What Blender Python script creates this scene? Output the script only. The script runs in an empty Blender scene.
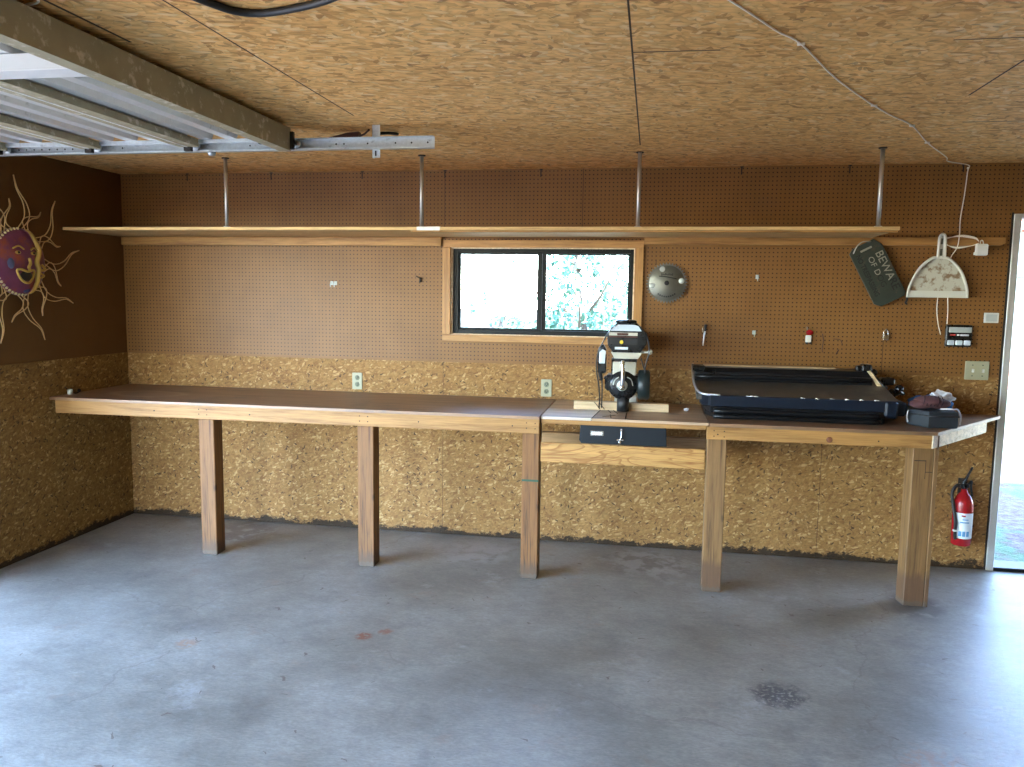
import bpy, bmesh, math, random
from mathutils import Vector, Matrix
random.seed(7)
PI = math.pi
SC = bpy.context.scene
COL = SC.collection

# ------------------------------------------------------------------ camera
CAM_POS = (3.70935, -5.18501, 1.63645)
cd = bpy.data.cameras.new('camera'); cam = bpy.data.objects.new('camera', cd); COL.objects.link(cam)
cd.sensor_width = 36.0; cd.sensor_fit = 'HORIZONTAL'; cd.lens = 800.0 / 1024.0 * 36.0
cd.clip_start = 0.05; cd.clip_end = 400
_r = Vector((0.98491041, 0.17249918, 0.01398264))
_u = Vector((-0.03269725, 0.10613222, 0.99381429))
_f = Vector((-0.16994814, 0.97927523, -0.11017098))
cam.matrix_world = Matrix(((_r.x, _u.x, -_f.x, CAM_POS[0]), (_r.y, _u.y, -_f.y, CAM_POS[1]), (_r.z, _u.z, -_f.z, CAM_POS[2]), (0, 0, 0, 1)))
SC.camera = cam

# ------------------------------------------------------------------ world, sun, exposure
W = bpy.data.worlds.new('daylight'); SC.world = W; W.use_nodes = True
wn = W.node_tree; wn.nodes.clear()
wo = wn.nodes.new('ShaderNodeOutputWorld'); wb = wn.nodes.new('ShaderNodeBackground'); ws = wn.nodes.new('ShaderNodeTexSky')
ws.sky_type = 'NISHITA'; ws.sun_disc = False; ws.sun_elevation = math.radians(48); ws.sun_rotation = math.radians(166)
ws.altitude = 1800; ws.air_density = 1.0; ws.dust_density = 0.6; ws.ozone_density = 1.0
wn.links.new(ws.outputs[0], wb.inputs[0]); wb.inputs[1].default_value = 0.80
wn.links.new(wb.outputs[0], wo.inputs[0])
sl = bpy.data.lights.new('sun', 'SUN'); sl.energy = 9.0; sl.angle = math.radians(0.6); sl.color = (1.0, 0.94, 0.85)
so = bpy.data.objects.new('sun', sl); COL.objects.link(so)
so.rotation_euler = Vector((0.16, -0.66, 0.74)).to_track_quat('Z', 'Y').to_euler()
so.location = (2, -12, 14)
SC.view_settings.view_transform = 'Standard'; SC.view_settings.look = 'None'
SC.view_settings.gamma = 1.0; SC.view_settings.use_curve_mapping = False
SC.view_settings.exposure = 2.85
SC.cycles.max_bounces = 14; SC.cycles.diffuse_bounces = 10; SC.cycles.glossy_bounces = 6
SC.cycles.sample_clamp_indirect = 8.0

# ------------------------------------------------------------------ node helpers
class NT:
    def __init__(s, name):
        s.m = bpy.data.materials.new(name); s.m.use_nodes = True; s.t = s.m.node_tree
        s.b = s.t.nodes['Principled BSDF']; s.out = s.t.nodes['Material Output']
    def n(s, typ, **k):
        nd = s.t.nodes.new(typ)
        for a, v in k.items():
            if a == 'ins':
                for i, x in v.items():
                    if hasattr(x, 'is_output') or isinstance(x, bpy.types.NodeSocket): s.t.links.new(x, nd.inputs[i])
                    else: nd.inputs[i].default_value = x
            else: setattr(nd, a, v)
        return nd
    def math(s, op, a, b=None, c=None):
        ins = {0: a}
        if b is not None: ins[1] = b
        if c is not None: ins[2] = c
        return s.n('ShaderNodeMath', operation=op, ins=ins).outputs[0]
    def co(s, scale=(1, 1, 1), rot=(0, 0, 0), loc=(0, 0, 0), src=None):
        if src is None: src = s.n('ShaderNodeTexCoord').outputs['Object']
        return s.n('ShaderNodeMapping', ins={0: src, 1: loc, 2: rot, 3: scale}).outputs[0]
    def noise(s, vec, scale, detail=4, rough=.55, dist=0.0):
        return s.n('ShaderNodeTexNoise', ins={'Vector': vec, 'Scale': scale, 'Detail': detail, 'Roughness': rough, 'Distortion': dist}).outputs['Fac']
    def vor(s, vec, scale, feature='F1', rand=1.0):
        nd = s.n('ShaderNodeTexVoronoi', feature=feature, ins={'Vector': vec, 'Scale': scale})
        nd.inputs['Randomness'].default_value = rand
        return nd
    def ramp(s, fac, stops, interp='LINEAR'):
        nd = s.n('ShaderNodeValToRGB', ins={0: fac}); cr = nd.color_ramp; cr.interpolation = interp
        while len(cr.elements) < len(stops): cr.elements.new(0.5)
        for e, (p, c) in zip(cr.elements, stops):
            e.position = p; e.color = (c[0], c[1], c[2], 1) if not isinstance(c, (int, float)) else (c, c, c, 1)
        return nd.outputs[0]
    def mix(s, fac, a, b, blend='MIX'):
        nd = s.n('ShaderNodeMix', data_type='RGBA', blend_type=blend, ins={0: fac})
        for i, x in ((6, a), (7, b)):
            if isinstance(x, bpy.types.NodeSocket): s.t.links.new(x, nd.inputs[i])
            else: nd.inputs[i].default_value = (x[0], x[1], x[2], 1)
        return nd.outputs[2]
    def seg(s, xyz, p, q, w, ax=(0, 1)):
        """mask that is 1 within w of the axis-plane segment p-q"""
        dx, dy = q[0] - p[0], q[1] - p[1]; L = math.hypot(dx, dy); dx /= L; dy /= L
        a = s.math('SUBTRACT', xyz[ax[0]], p[0]); b = s.math('SUBTRACT', xyz[ax[1]], p[1])
        al = s.math('ADD', s.math('MULTIPLY', a, dx), s.math('MULTIPLY', b, dy))
        ac = s.math('ABSOLUTE', s.math('SUBTRACT', s.math('MULTIPLY', a, dy), s.math('MULTIPLY', b, dx)))
        m = s.math('MULTIPLY', s.math('GREATER_THAN', al, 0.0), s.math('LESS_THAN', al, L))
        return s.math('MULTIPLY', m, s.math('LESS_THAN', ac, w))
    def set(s, color=None, rough=None, metal=None, bump=None, bump_d=0.002, bump_s=1.0, spec=None, **kw):
        for nm, v in (('Base Color', color), ('Roughness', rough), ('Metallic', metal), ('Specular IOR Level', spec)):
            if v is None: continue
            if isinstance(v, bpy.types.NodeSocket): s.t.links.new(v, s.b.inputs[nm])
            else: s.b.inputs[nm].default_value = (v[0], v[1], v[2], 1) if nm == 'Base Color' else v
        for nm, v in kw.items(): s.b.inputs[nm].default_value = v
        if bump is not None:
            bn = s.n('ShaderNodeBump', ins={'Strength': bump_s, 'Distance': bump_d, 'Height': bump})
            s.t.links.new(bn.outputs[0], s.b.inputs['Normal'])
        return s.m

def paint(name, c, rough=.5, metal=0.0, var=.12, sc=30, dirt=None, **kw):
    t = NT(name); v = t.co()
    n = t.noise(v, sc, 3)
    col = t.mix(n, [x * (1 - var) for x in c], [min(1, x * (1 + var)) for x in c])
    if dirt:
        d = t.ramp(t.noise(v, dirt[1], 6, .65), [(dirt[2], 0.0), (min(1, dirt[2] + .12), 1.0)])
        col = t.mix(d, col, dirt[0])
    r = t.math('ADD', t.math('MULTIPLY', n, .12), rough - .06)
    return t.set(col, r, metal, **kw)

def wood(name, base, dark, axis='X', scale=1.0, figure=0.0, rough=.6, stain=None, endrot=None, knots=True, spec=.5, checks=0.0, patch=None):
    t = NT(name); src = t.n('ShaderNodeTexCoord').outputs['Object']
    st = {'X': (1.2, 22, 22), 'Y': (22, 1.2, 22), 'Z': (22, 22, 1.2)}[axis]
    v = t.co(tuple(a * scale for a in st), src=src)
    n1 = t.noise(v, 1.6, 6, .65, .6)
    n2 = t.noise(t.co(tuple(a * scale * 3 for a in st), src=src), 2.2, 4, .6)
    f = t.math('ADD', t.math('MULTIPLY', n1, .75), t.math('MULTIPLY', n2, .35))
    col = t.ramp(f, [(.38, dark), (.53, base), (.68, [min(1, c * 1.3) for c in base])])
    if figure:
        fs = {'X': (1.0, 4.5, 4.5), 'Z': (4.5, 4.5, 1.0), 'Y': (4.5, 1, 4.5)}[axis]
        nn = t.noise(t.co(fs, src=src), 1.7, 2, .5, .8)
        rings = t.math('FRACT', t.math('MULTIPLY', nn, 15.0))
        rg = t.ramp(rings, [(0.0, 0.0), (.62, .15), (.86, 1.0), (1.0, 0.0)])
        col = t.mix(t.math('MULTIPLY', rg, figure), col, dark)
    if checks:
        cs_ = {'X': (.5, 26, 26), 'Z': (26, 26, .5), 'Y': (26, .5, 26)}[axis]
        cn = t.noise(t.co(cs_, src=src), 1.0, 2, .5)
        ck = t.ramp(t.math('ABSOLUTE', t.math('SUBTRACT', cn, .5)), [(.006, 1.0), (.022, 0.0)])
        gate = t.ramp(t.noise(t.co(loc=(3, 5, 1), src=src), 2.1, 2), [(.45, 0.0), (.55, 1.0)])
        col = t.mix(t.math('MULTIPLY', t.math('MULTIPLY', ck, gate), checks), col, [c * .25 for c in dark])
    if knots:
        ks = {'X': (1.0, 2.2, 2.2), 'Z': (2.2, 2.2, 1.0), 'Y': (2.2, 1, 2.2)}[axis]
        kv = t.vor(t.co(ks, src=src), 2.6)
        km = t.ramp(kv.outputs['Distance'], [(.035, 1.0), (.085, 0.0)])
        col = t.mix(t.math('MULTIPLY', km, .8), col, [c * .28 for c in dark])
    if stain:   # dirt, (colour, noise scale, threshold)
        d = t.ramp(t.noise(t.co((1, 1, 1), src=src), stain[1], 6, .7), [(stain[2], 0.0), (stain[2] + .16, 1.0)])
        col = t.mix(t.math('MULTIPLY', d, stain[3] if len(stain) > 3 else .8), col, stain[0])
    if patch:   # scuffed pale oval: (x, y, radius x, radius y, colour) in the thing's own metres
        q = t.n('ShaderNodeSeparateXYZ', ins={0: src}).outputs
        ax_ = t.math('DIVIDE', t.math('SUBTRACT', q[0], patch[0]), patch[2]); ay_ = t.math('DIVIDE', t.math('SUBTRACT', q[1], patch[1]), patch[3])
        dd = t.math('ADD', t.math('SQRT', t.math('ADD', t.math('MULTIPLY', ax_, ax_), t.math('MULTIPLY', ay_, ay_))), t.math('MULTIPLY', t.math('SUBTRACT', t.noise(t.co((6, 12, 1), src=src), 1.0, 4), .5), .7))
        col = t.mix(t.math('MULTIPLY', t.ramp(dd, [(.62, .25), (.8, 1.0), (1.0, 0.0)]), .7), col, patch[4])
    if endrot:  # old rot at the foot of a post: (height, colour)
        z = t.n('ShaderNodeSeparateXYZ', ins={0: src}).outputs[2]
        e = t.math('ADD', z, t.math('MULTIPLY', t.noise(t.co((30, 30, 10), src=src), 1.0, 3), -.09))
        rr = t.ramp(e, [(max(0, endrot[0] - .05), 1.0), (endrot[0], 0.0)])
        col = t.mix(t.math('MULTIPLY', rr, .85), col, endrot[1])
        e2 = t.ramp(t.math('ADD', z, t.math('MULTIPLY', t.noise(t.co((60, 60, 40), src=src), 1.0, 3), -.045)), [(.0, 1.0), (.012, 0.0)])
        col = t.mix(t.math('MULTIPLY', e2, .6), col, (.10, .08, .06))
    return t.set(col, rough, bump=n1, bump_d=.0015, bump_s=.5, spec=spec)

def osb(name, plane, tint=1.0, seams=(), stretch=1.0, wide=1.0, con=1.0, rotbase=False, mul=(1, 1, 1), stains=0.0):
    t = NT(name); src = t.n('ShaderNodeTexCoord').outputs['Object']
    sep = t.n('ShaderNodeSeparateXYZ', ins={0: src}); xyz = sep.outputs
    a, b = {'XZ': (0, 2), 'YZ': (1, 2), 'XY': (0, 1)}[plane]
    uv = t.n('ShaderNodeCombineXYZ', ins={0: xyz[a], 1: xyz[b], 2: 0.0}).outputs[0]
    wob = t.n('ShaderNodeTexNoise', ins={'Vector': uv, 'Scale': 28.0, 'Detail': 2.0}).outputs['Color']
    wv = t.n('ShaderNodeVectorMath', operation='MULTIPLY_ADD', ins={0: wob, 1: (.012, .012, 0), 2: uv}).outputs[0]
    cur = None
    fl = [(.00, (.34, .21, .09)), (.15, (.47, .31, .14)), (.60, (.55, .385, .185)), (.86, (.64, .47, .245)), (.93, (.86, .69, .42)), (1.0, (.93, .77, .50))]
    fl = [(p, [c * con + m_ * (1 - con) for c, m_ in zip(cc, (.60, .43, .22))]) for p, cc in fl]
    fl = [(p, [c * tint * mm * k for c, mm, k in zip(cc, mul, (1.0, .86, .58))]) for p, cc in fl]
    fl = [(p, [c * min(1, .9 / max(cc)) for c in cc]) for p, cc in fl]
    for i, ang in enumerate((0.15, 1.15, 2.2, 2.9)):
        ang *= 1.0
        v = t.co((38 / stretch, 92 / wide, 1), (0, 0, 0), (i * 3.7, i * 1.3, 0), src=t.co((1, 1, 1), (0, 0, ang), src=wv))
        vo = t.vor(v, 1.0)
        rnd = t.n('ShaderNodeSeparateColor', ins={0: vo.outputs['Color']}).outputs
        c = t.ramp(rnd[0], fl)
        edge = t.ramp(vo.outputs['Distance'], [(.30, 1.0), (.8, .76)])
        c = t.mix(1.0, c, edge, 'MULTIPLY')
        if cur is None: cur = c; first = rnd[1]
        else: cur = t.mix(t.math('GREATER_THAN', rnd[2], .62), cur, c)
    # dark strands
    for i, (ang, th) in enumerate(((.6, .93), (1.7, .935), (2.6, .93))):
        ang *= 1.0
        v = t.co((26 / stretch, 78 / wide, 1), (0, 0, 0), (i * 5.1 + 9, i * 2.7, 0), src=t.co((1, 1, 1), (0, 0, ang), src=wv))
        vo = t.vor(v, 1.0); rnd = t.n('ShaderNodeSeparateColor', ins={0: vo.outputs['Color']}).outputs
        m = t.math('MULTIPLY', t.math('GREATER_THAN', rnd[0], th), t.math('LESS_THAN', vo.outputs['Distance'], .33))
        cur = t.mix(t.math('MULTIPLY', m, .9 if wide <= 1.2 else .5), cur, (.13 * tint, .07 * tint, .03 * tint))
    big = t.noise(uv, 1.1, 3, .6)
    cur = t.mix(1.0, cur, t.ramp(big, [(.3, (.86, .82, .78)), (.7, (1.0, 1.0, 1.0))]), 'MULTIPLY')
    if stains:
        d = t.ramp(t.noise(uv, 2.3, 5, .6), [(.56, 0.0), (.72, 1.0)])
        cur = t.mix(t.math('MULTIPLY', d, stains), cur, (.3 * tint, .16 * tint, .06 * tint))
    for p, q, w in seams:
        cur = t.mix(t.seg(xyz, p, q, w, (a, b)), cur, (.05, .025, .012))
    if rotbase:
        e = t.math('ADD', xyz[2], t.math('MULTIPLY', t.math('SUBTRACT', t.noise(t.co((8, 8, 13), src=src), 1.0, 7, .8), .37), -.22))
        cur = t.mix(t.math('MULTIPLY', t.ramp(e, [(.0, 1.0), (.016, 0.0)]), .93), cur, (.018, .011, .007))
    return t.set(cur, .66, bump=first, bump_d=.0008, bump_s=.6, spec=.25)

def pegboard():
    t = NT('pegboard'); src = t.n('ShaderNodeTexCoord').outputs['Object']
    xyz = t.n('ShaderNodeSeparateXYZ', ins={0: src}).outputs
    n = t.noise(t.co((1, 1, 1), src=src), 2.4, 5, .6)
    c = t.ramp(n, [(.3, (.19, .085, .021)), (.7, (.255, .120, .033))])
    d = t.ramp(t.noise(t.co((1, 1, 3), src=src), 1.3, 6, .7), [(.58, 0.0), (.75, 1.0)])
    c = t.mix(t.math('MULTIPLY', d, .35), c, (.20, .10, .055))
    P = .0254
    fx = t.math('SUBTRACT', t.math('FRACT', t.math('DIVIDE', xyz[0], P)), .5)
    fz = t.math('SUBTRACT', t.math('FRACT', t.math('DIVIDE', xyz[2], P)), .5)
    r = t.math('SQRT', t.math('ADD', t.math('MULTIPLY', fx, fx), t.math('MULTIPLY', fz, fz)))
    hole = t.math('LESS_THAN', r, .165)
    c = t.mix(hole, c, (.035, .014, .006))
    for p, q in (((2.345, 1.99), (2.345, 2.44)), ((3.25, 1.99), (3.25, 2.44)), ((5.1, 1.18), (5.1, 1.4))):
        c = t.mix(t.seg(xyz, p, q, .0022, (0, 2)), c, (.08, .035, .015))
    return t.set(c, .5, spec=.35)

def hardboard():
    t = NT('hardboard'); v = t.co()
    n = t.noise(v, 2.4, 6, .6)
    return t.set(t.ramp(n, [(.3, (.10, .046, .012)), (.7, (.13, .062, .018))]), .62, spec=.25)

def cvw(t, v):
    return t.n('ShaderNodeVectorMath', operation='MULTIPLY_ADD', ins={0: t.n('ShaderNodeTexNoise', ins={'Vector': v, 'Scale': 14.0, 'Detail': 3.0}).outputs['Color'], 1: (.09, .09, 0), 2: v}).outputs[0]

def concrete():
    t = NT('floor_concrete'); src = t.n('ShaderNodeTexCoord').outputs['Object']; v = t.co(src=src)
    xyz = t.n('ShaderNodeSeparateXYZ', ins={0: src}).outputs
    n = t.noise(v, 1.3, 8, .62); n2 = t.noise(t.co((1, 2.2, 1), src=src), 11, 7, .75, .5); n3 = t.noise(t.co((1, 2.5, 1), src=src), 45, 4, .7)
    c = t.ramp(n, [(.34, (.200, .184, .152)), (.5, (.285, .268, .226)), (.66, (.375, .36, .315))])
    c = t.mix(1.0, c, t.ramp(n2, [(.32, .80), (.68, 1.16)]), 'MULTIPLY')
    c = t.mix(1.0, c, t.ramp(n3, [(.32, .78), (.68, 1.14)]), 'MULTIPLY')
    red = t.ramp(t.noise(v, 3.4, 7, .72), [(.60, 0.0), (.70, 1.0)])
    c = t.mix(t.math('MULTIPLY', red, .35), c, (.33, .19, .12))
    wht = t.ramp(t.noise(t.co((1, 1, 1), (0, 0, .5), (7, 3, 0), src=src), 2.6, 8, .75), [(.58, 0.0), (.70, 1.0)])
    c = t.mix(t.math('MULTIPLY', wht, .5), c, (.50, .50, .50))
    blk = t.ramp(t.noise(t.co((1, 1, 1), (0, 0, 1.2), (17, 8, 0), src=src), 2.0, 7, .7), [(.57, 0.0), (.72, 1.0)])
    c = t.mix(t.math('MULTIPLY', blk, .55), c, (.10, .095, .09))
    def spot(x, y, r, col, amt, ns=20, th=.5):
        nonlocal c
        dx = t.math('SUBTRACT', xyz[0], x); dy = t.math('SUBTRACT', xyz[1], y)
        d = t.math('SQRT', t.math('ADD', t.math('MULTIPLY', dx, dx), t.math('MULTIPLY', dy, dy)))
        d = t.math('ADD', d, t.math('MULTIPLY', t.math('SUBTRACT', t.noise(v, ns * .4, 4), .5), r * 1.2))
        m = t.ramp(t.math('DIVIDE', d, r), [(.55, 1.0), (1.0, 0.0)])
        g = t.ramp(t.noise(v, ns, 3), [(th - .05, 0.0), (th + .05, 1.0)])
        c = t.mix(t.math('MULTIPLY', t.math('MULTIPLY', m, g), amt), c, col)
    spot(4.28, -1.88, .13, (.06, .06, .065), .85, 60, .44)
    spot(2.40, -1.68, .05, (.25, .08, .04), .9, 50, .42)
    spot(2.48, -1.61, .04, (.28, .10, .05), .8, 50, .42)
    spot(1.62, -1.93, .06, (.40, .22, .12), .6, 40, .45)
    spot(4.75, -2.3, .16, (.36, .18, .10), .45, 30, .5)
    spot(1.0, -.25, .3, (.13, .09, .07), .6, 12, .45)
    spot(5.15, -.72, .20, (.10, .09, .085), .7, 10, .4)
    spot(2.65, -.35, .3, (.46, .45, .44), .5, 10, .45)
    spot(3.75, -.30, .3, (.50, .49, .47), .5, 10, .5)
    # small scratches and chips
    for i, an in enumerate((.3, 1.0, 2.4)):
        sv = t.vor(t.co((9, 34, 1), (0, 0, 0), (i * 3, i * 7, 0), src=t.co((1, 1, 1), (0, 0, an), src=cvw(t, v))), 1.0)
        rc = t.n('ShaderNodeSeparateColor', ins={0: sv.outputs['Color']}).outputs
        m = t.math('MULTIPLY', t.math('GREATER_THAN', rc[0], .965), t.math('LESS_THAN', sv.outputs['Distance'], .16))
        c = t.mix(t.math('MULTIPLY', m, .75), c, (.12, .075, .05))
    # cracks
    cv = t.n('ShaderNodeVectorMath', operation='MULTIPLY_ADD', ins={0: t.n('ShaderNodeTexNoise', ins={'Vector': v, 'Scale': 2.5, 'Detail': 6.0}).outputs['Color'], 1: (.5, .5, 0), 2: v}).outputs[0]
    cr = t.vor(cv, .32, 'DISTANCE_TO_EDGE').outputs['Distance']
    crm = t.math('MULTIPLY', t.math('LESS_THAN', cr, .0012), t.math('GREATER_THAN', t.noise(v, 1.7, 3), .5))
    c = t.mix(t.math('MULTIPLY', crm, .25), c, (.12, .075, .06))
    rg = t.ramp(n2, [(.25, .36), (.75, .52)])
    hh = t.math('ADD', t.math('MULTIPLY', n2, .6), t.math('MULTIPLY', t.noise(v, 60, 4, .7), .25))
    return t.set(c, rg, bump=hh, bump_d=.006, bump_s=.45, spec=.7)

def ground():
    t = NT('gravel'); src = t.n('ShaderNodeTexCoord').outputs['Object']; v = t.co(src=src)
    n = t.noise(v, .9, 6, .6); n2 = t.noise(v, 14, 6, .7)
    c = t.ramp(n2, [(.3, (.05, .015, .014)), (.5, (.085, .055, .06)), (.7, (.13, .12, .13))])
    g = t.ramp(n, [(.50, 0.0), (.56, 1.0)])
    c = t.mix(t.math('MULTIPLY', g, .8), c, (.035, .12, .045))
    return t.set(c, .9, bump=n2, bump_d=.03)

# ------------------------------------------------------------------ mesh helpers
class MB:
    """collects shapes (world or thing-local coordinates) and links them as one mesh"""
    def __init__(s): s.bm = bmesh.new()
    def _xf(s, vs, M):
        if M is not None: bmesh.ops.transform(s.bm, matrix=M, verts=vs)
    def box(s, x0, x1, y0, y1, z0, z1, bev=0.0, M=None, mi=0, seg=1):
        g = bmesh.ops.create_cube(s.bm, size=1.0); vs = g['verts']
        for v in vs: v.co = Vector(((x0 + x1) / 2 + v.co.x * (x1 - x0), (y0 + y1) / 2 + v.co.y * (y1 - y0), (z0 + z1) / 2 + v.co.z * (z1 - z0)))
        fs = list({f for v in vs for f in v.link_faces})
        for f in fs: f.material_index = mi
        if bev:
            es = list({e for v in vs for e in v.link_edges})
            r = bmesh.ops.bevel(s.bm, geom=es, offset=bev, segments=seg, profile=.6, affect='EDGES')
            vs = list({v for f in r['faces'] for v in f.verts} | {v for v in vs if v.is_valid})
            for f in r['faces']: f.material_index = mi
        s._xf(vs, M); return s
    def prism(s, pts, d0, d1, axis='Y', M=None, mi=0, bev=0.0):
        """outline pts in the plane across `axis`, extruded d0..d1"""
        def P(a, b, d): return {'Y': (a, d, b), 'X': (d, a, b), 'Z': (a, b, d)}[axis]
        v0 = [s.bm.verts.new(P(a, b, d0)) for a, b in pts]; v1 = [s.bm.verts.new(P(a, b, d1)) for a, b in pts]
        fs = [s.bm.faces.new(v0), s.bm.faces.new(list(reversed(v1)))]
        n = len(pts)
        for i in range(n): fs.append(s.bm.faces.new((v0[i], v1[i], v1[(i + 1) % n], v0[(i + 1) % n])))
        for f in fs: f.material_index = mi
        vs = v0 + v1
        if bev:
            es = list({e for f in fs[:2] for e in f.edges})
            r = bmesh.ops.bevel(s.bm, geom=es, offset=bev, segments=2, profile=.6, affect='EDGES')
            vs = list({v for f in r['faces'] for v in f.verts} | {v for v in vs if v.is_valid})
        s._xf(vs, M); return s
    def cyl(s, p, q, r, r2=None, n=16, mi=0, M=None, cap=True):
        p, q = Vector(p), Vector(q); d = q - p
        g = bmesh.ops.create_cone(s.bm, cap_ends=cap, segments=n, radius1=r, radius2=r if r2 is None else r2, depth=d.length)
        R = Matrix.Translation((p + q) / 2) @ d.to_track_quat('Z', 'Y').to_matrix().to_4x4()
        vs = g['verts']; bmesh.ops.transform(s.bm, matrix=R, verts=vs)
        for f in {f for v in vs for f in v.link_faces}: f.material_index = mi; f.smooth = len(f.verts) == 4
        s._xf(vs, M); return s
    def sph(s, c, r, sc=(1, 1, 1), n=12, mi=0, M=None):
        g = bmesh.ops.create_uvsphere(s.bm, u_segments=n, v_segments=max(6, n // 2 + 2), radius=r); vs = g['verts']
        for v in vs: v.co = Vector((c[0] + v.co.x * sc[0], c[1] + v.co.y * sc[1], c[2] + v.co.z * sc[2]))
        for f in {f for v in vs for f in v.link_faces}: f.material_index = mi; f.smooth = True
        s._xf(vs, M); return s
    def tube(s, pts, r, n=8, closed=False, mi=0, smooth=True, M=None):
        pts = [Vector(p) for p in pts]
        if smooth and len(pts) > 2: pts = catmull(pts, 5, closed)
        rings = []; N = len(pts); up = Vector((0, 0, 1)); prev = None
        for i, p in enumerate(pts):
            a = pts[(i - 1) % N] if (closed or i) else p; b = pts[(i + 1) % N] if (closed or i < N - 1) else p
            d = (b - a).normalized()
            if prev is None:
                u = d.cross(up);
                if u.length < .1: u = d.cross(Vector((1, 0, 0)))
            else: u = prev - d * prev.dot(d)
            u.normalize(); prev = u; w = d.cross(u)
            rr = r(i / (N - 1)) if callable(r) else r
            rings.append([s.bm.verts.new(p + (u * math.cos(k * 2 * PI / n) + w * math.sin(k * 2 * PI / n)) * rr) for k in range(n)])
        for i in range(N if closed else N - 1):
            A, B = rings[i], rings[(i + 1) % N]
            for k in range(n):
                f = s.bm.faces.new((A[k], A[(k + 1) % n], B[(k + 1) % n], B[k])); f.smooth = True; f.material_index = mi
        if not closed:
            for R_ in (rings[0], rings[-1]):
                f = s.bm.faces.new(R_); f.material_index = mi
        s._xf([v for R_ in rings for v in R_], M); return s
    def lathe(s, prof, c=(0, 0, 0), n=28, axis='Z', mi=0, M=None):
        rings = []
        for r, h in prof:
            ring = []
            for k in range(n):
                a = 2 * PI * k / n; x, y = r * math.cos(a), r * math.sin(a)
                co = {'Z': (x, y, h), 'Y': (x, h, y), 'X': (h, x, y)}[axis]
                ring.append(s.bm.verts.new(Vector(co) + Vector(c)))
            rings.append(ring)
        for A, B in zip(rings, rings[1:]):
            for k in range(n):
                f = s.bm.faces.new((A[k], A[(k + 1) % n], B[(k + 1) % n], B[k])); f.smooth = True; f.material_index = mi
        for R_ in (rings[0], rings[-1]):
            f = s.bm.faces.new(R_); f.material_index = mi
        s._xf([v for R_ in rings for v in R_], M); return s
    def build(s, name, mat, parent=None, loc=None, local=False, sharp=True):
        o0 = Vector(loc) if loc is not None else (Vector(parent['_o']) if parent is not None and not local else Vector((0, 0, 0)))
        if not local: bmesh.ops.translate(s.bm, vec=-o0, verts=s.bm.verts)
        bmesh.ops.recalc_face_normals(s.bm, faces=s.bm.faces)
        me = bpy.data.meshes.new(name); s.bm.to_mesh(me); s.bm.free()
        for m in (mat if isinstance(mat, (list, tuple)) else [mat]): me.materials.append(m)
        o = bpy.data.objects.new(name, me); COL.objects.link(o)
        o['_o'] = tuple(o0)
        if parent is not None:
            o.parent = parent
            if loc is not None and not local: o.location = o0 - Vector(parent['_o'])
        elif loc is not None: o.location = loc
        return o

def catmull(pts, k=5, closed=False):
    out = []; N = len(pts)
    for i in range(N if closed else N - 1):
        p1, p2 = pts[i], pts[(i + 1) % N]
        p0 = pts[(i - 1) % N] if (closed or i > 0) else p1 * 2 - p2
        p3 = pts[(i + 2) % N] if (closed or i < N - 2) else p2 * 2 - p1
        for j in range(k):
            t = j / k
            out.append(.5 * ((2 * p1) + (p2 - p0) * t + (2 * p0 - 5 * p1 + 4 * p2 - p3) * t * t + (3 * p1 - p0 - 3 * p2 + p3) * t ** 3))
    if not closed: out.append(pts[-1])
    return out

def thing(name, label, cat, loc=(0, 0, 0), rot=(0, 0, 0), group=None):
    o = bpy.data.objects.new(name, None); COL.objects.link(o); o.empty_display_size = .05
    o.location = loc; o.rotation_euler = rot; o['_o'] = tuple(loc)
    o['label'] = label; o['category'] = cat
    if group: o['group'] = group
    return o
def tag(o, label, cat, group=None, kind=None):
    o['label'] = label; o['category'] = cat
    if group: o['group'] = group
    if kind: o['kind'] = kind
    return o
def struct(o): o['kind'] = 'structure'; return o
def sroot(name, loc=(0, 0, 0)):
    o = bpy.data.objects.new(name, None); COL.objects.link(o); o.empty_display_size = .05
    o.location = loc; o['_o'] = tuple(loc); o['kind'] = 'structure'; return o
def dup(root, loc, label=None, rot=None):
    r = root.copy(); COL.objects.link(r); r.location = loc; r['_o'] = tuple(loc)
    if rot is not None: r.rotation_euler = rot
    if label: r['label'] = label
    for ch in list(root.children):
        c = ch.copy(); COL.objects.link(c); c.parent = r
        for g in list(ch.children):
            d = g.copy(); COL.objects.link(d); d.parent = c
    return r
def text_mesh(MBx, s, size, depth, M, mi=0, bold=0.0):
    cu = bpy.data.curves.new('t', 'FONT'); cu.body = s; cu.size = size; cu.extrude = depth; cu.align_x = 'LEFT'; cu.align_y = 'CENTER'; cu.offset = bold
    ob = bpy.data.objects.new('t', cu); COL.objects.link(ob)
    dg = bpy.context.evaluated_depsgraph_get(); me = bpy.data.meshes.new_from_object(ob.evaluated_get(dg))
    me.transform(M); n0 = len(MBx.bm.faces); MBx.bm.from_mesh(me); MBx.bm.faces.ensure_lookup_table()
    for f in MBx.bm.faces[n0:]: f.material_index = mi
    bpy.data.objects.remove(ob); bpy.data.curves.remove(cu); bpy.data.meshes.remove(me)

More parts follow.
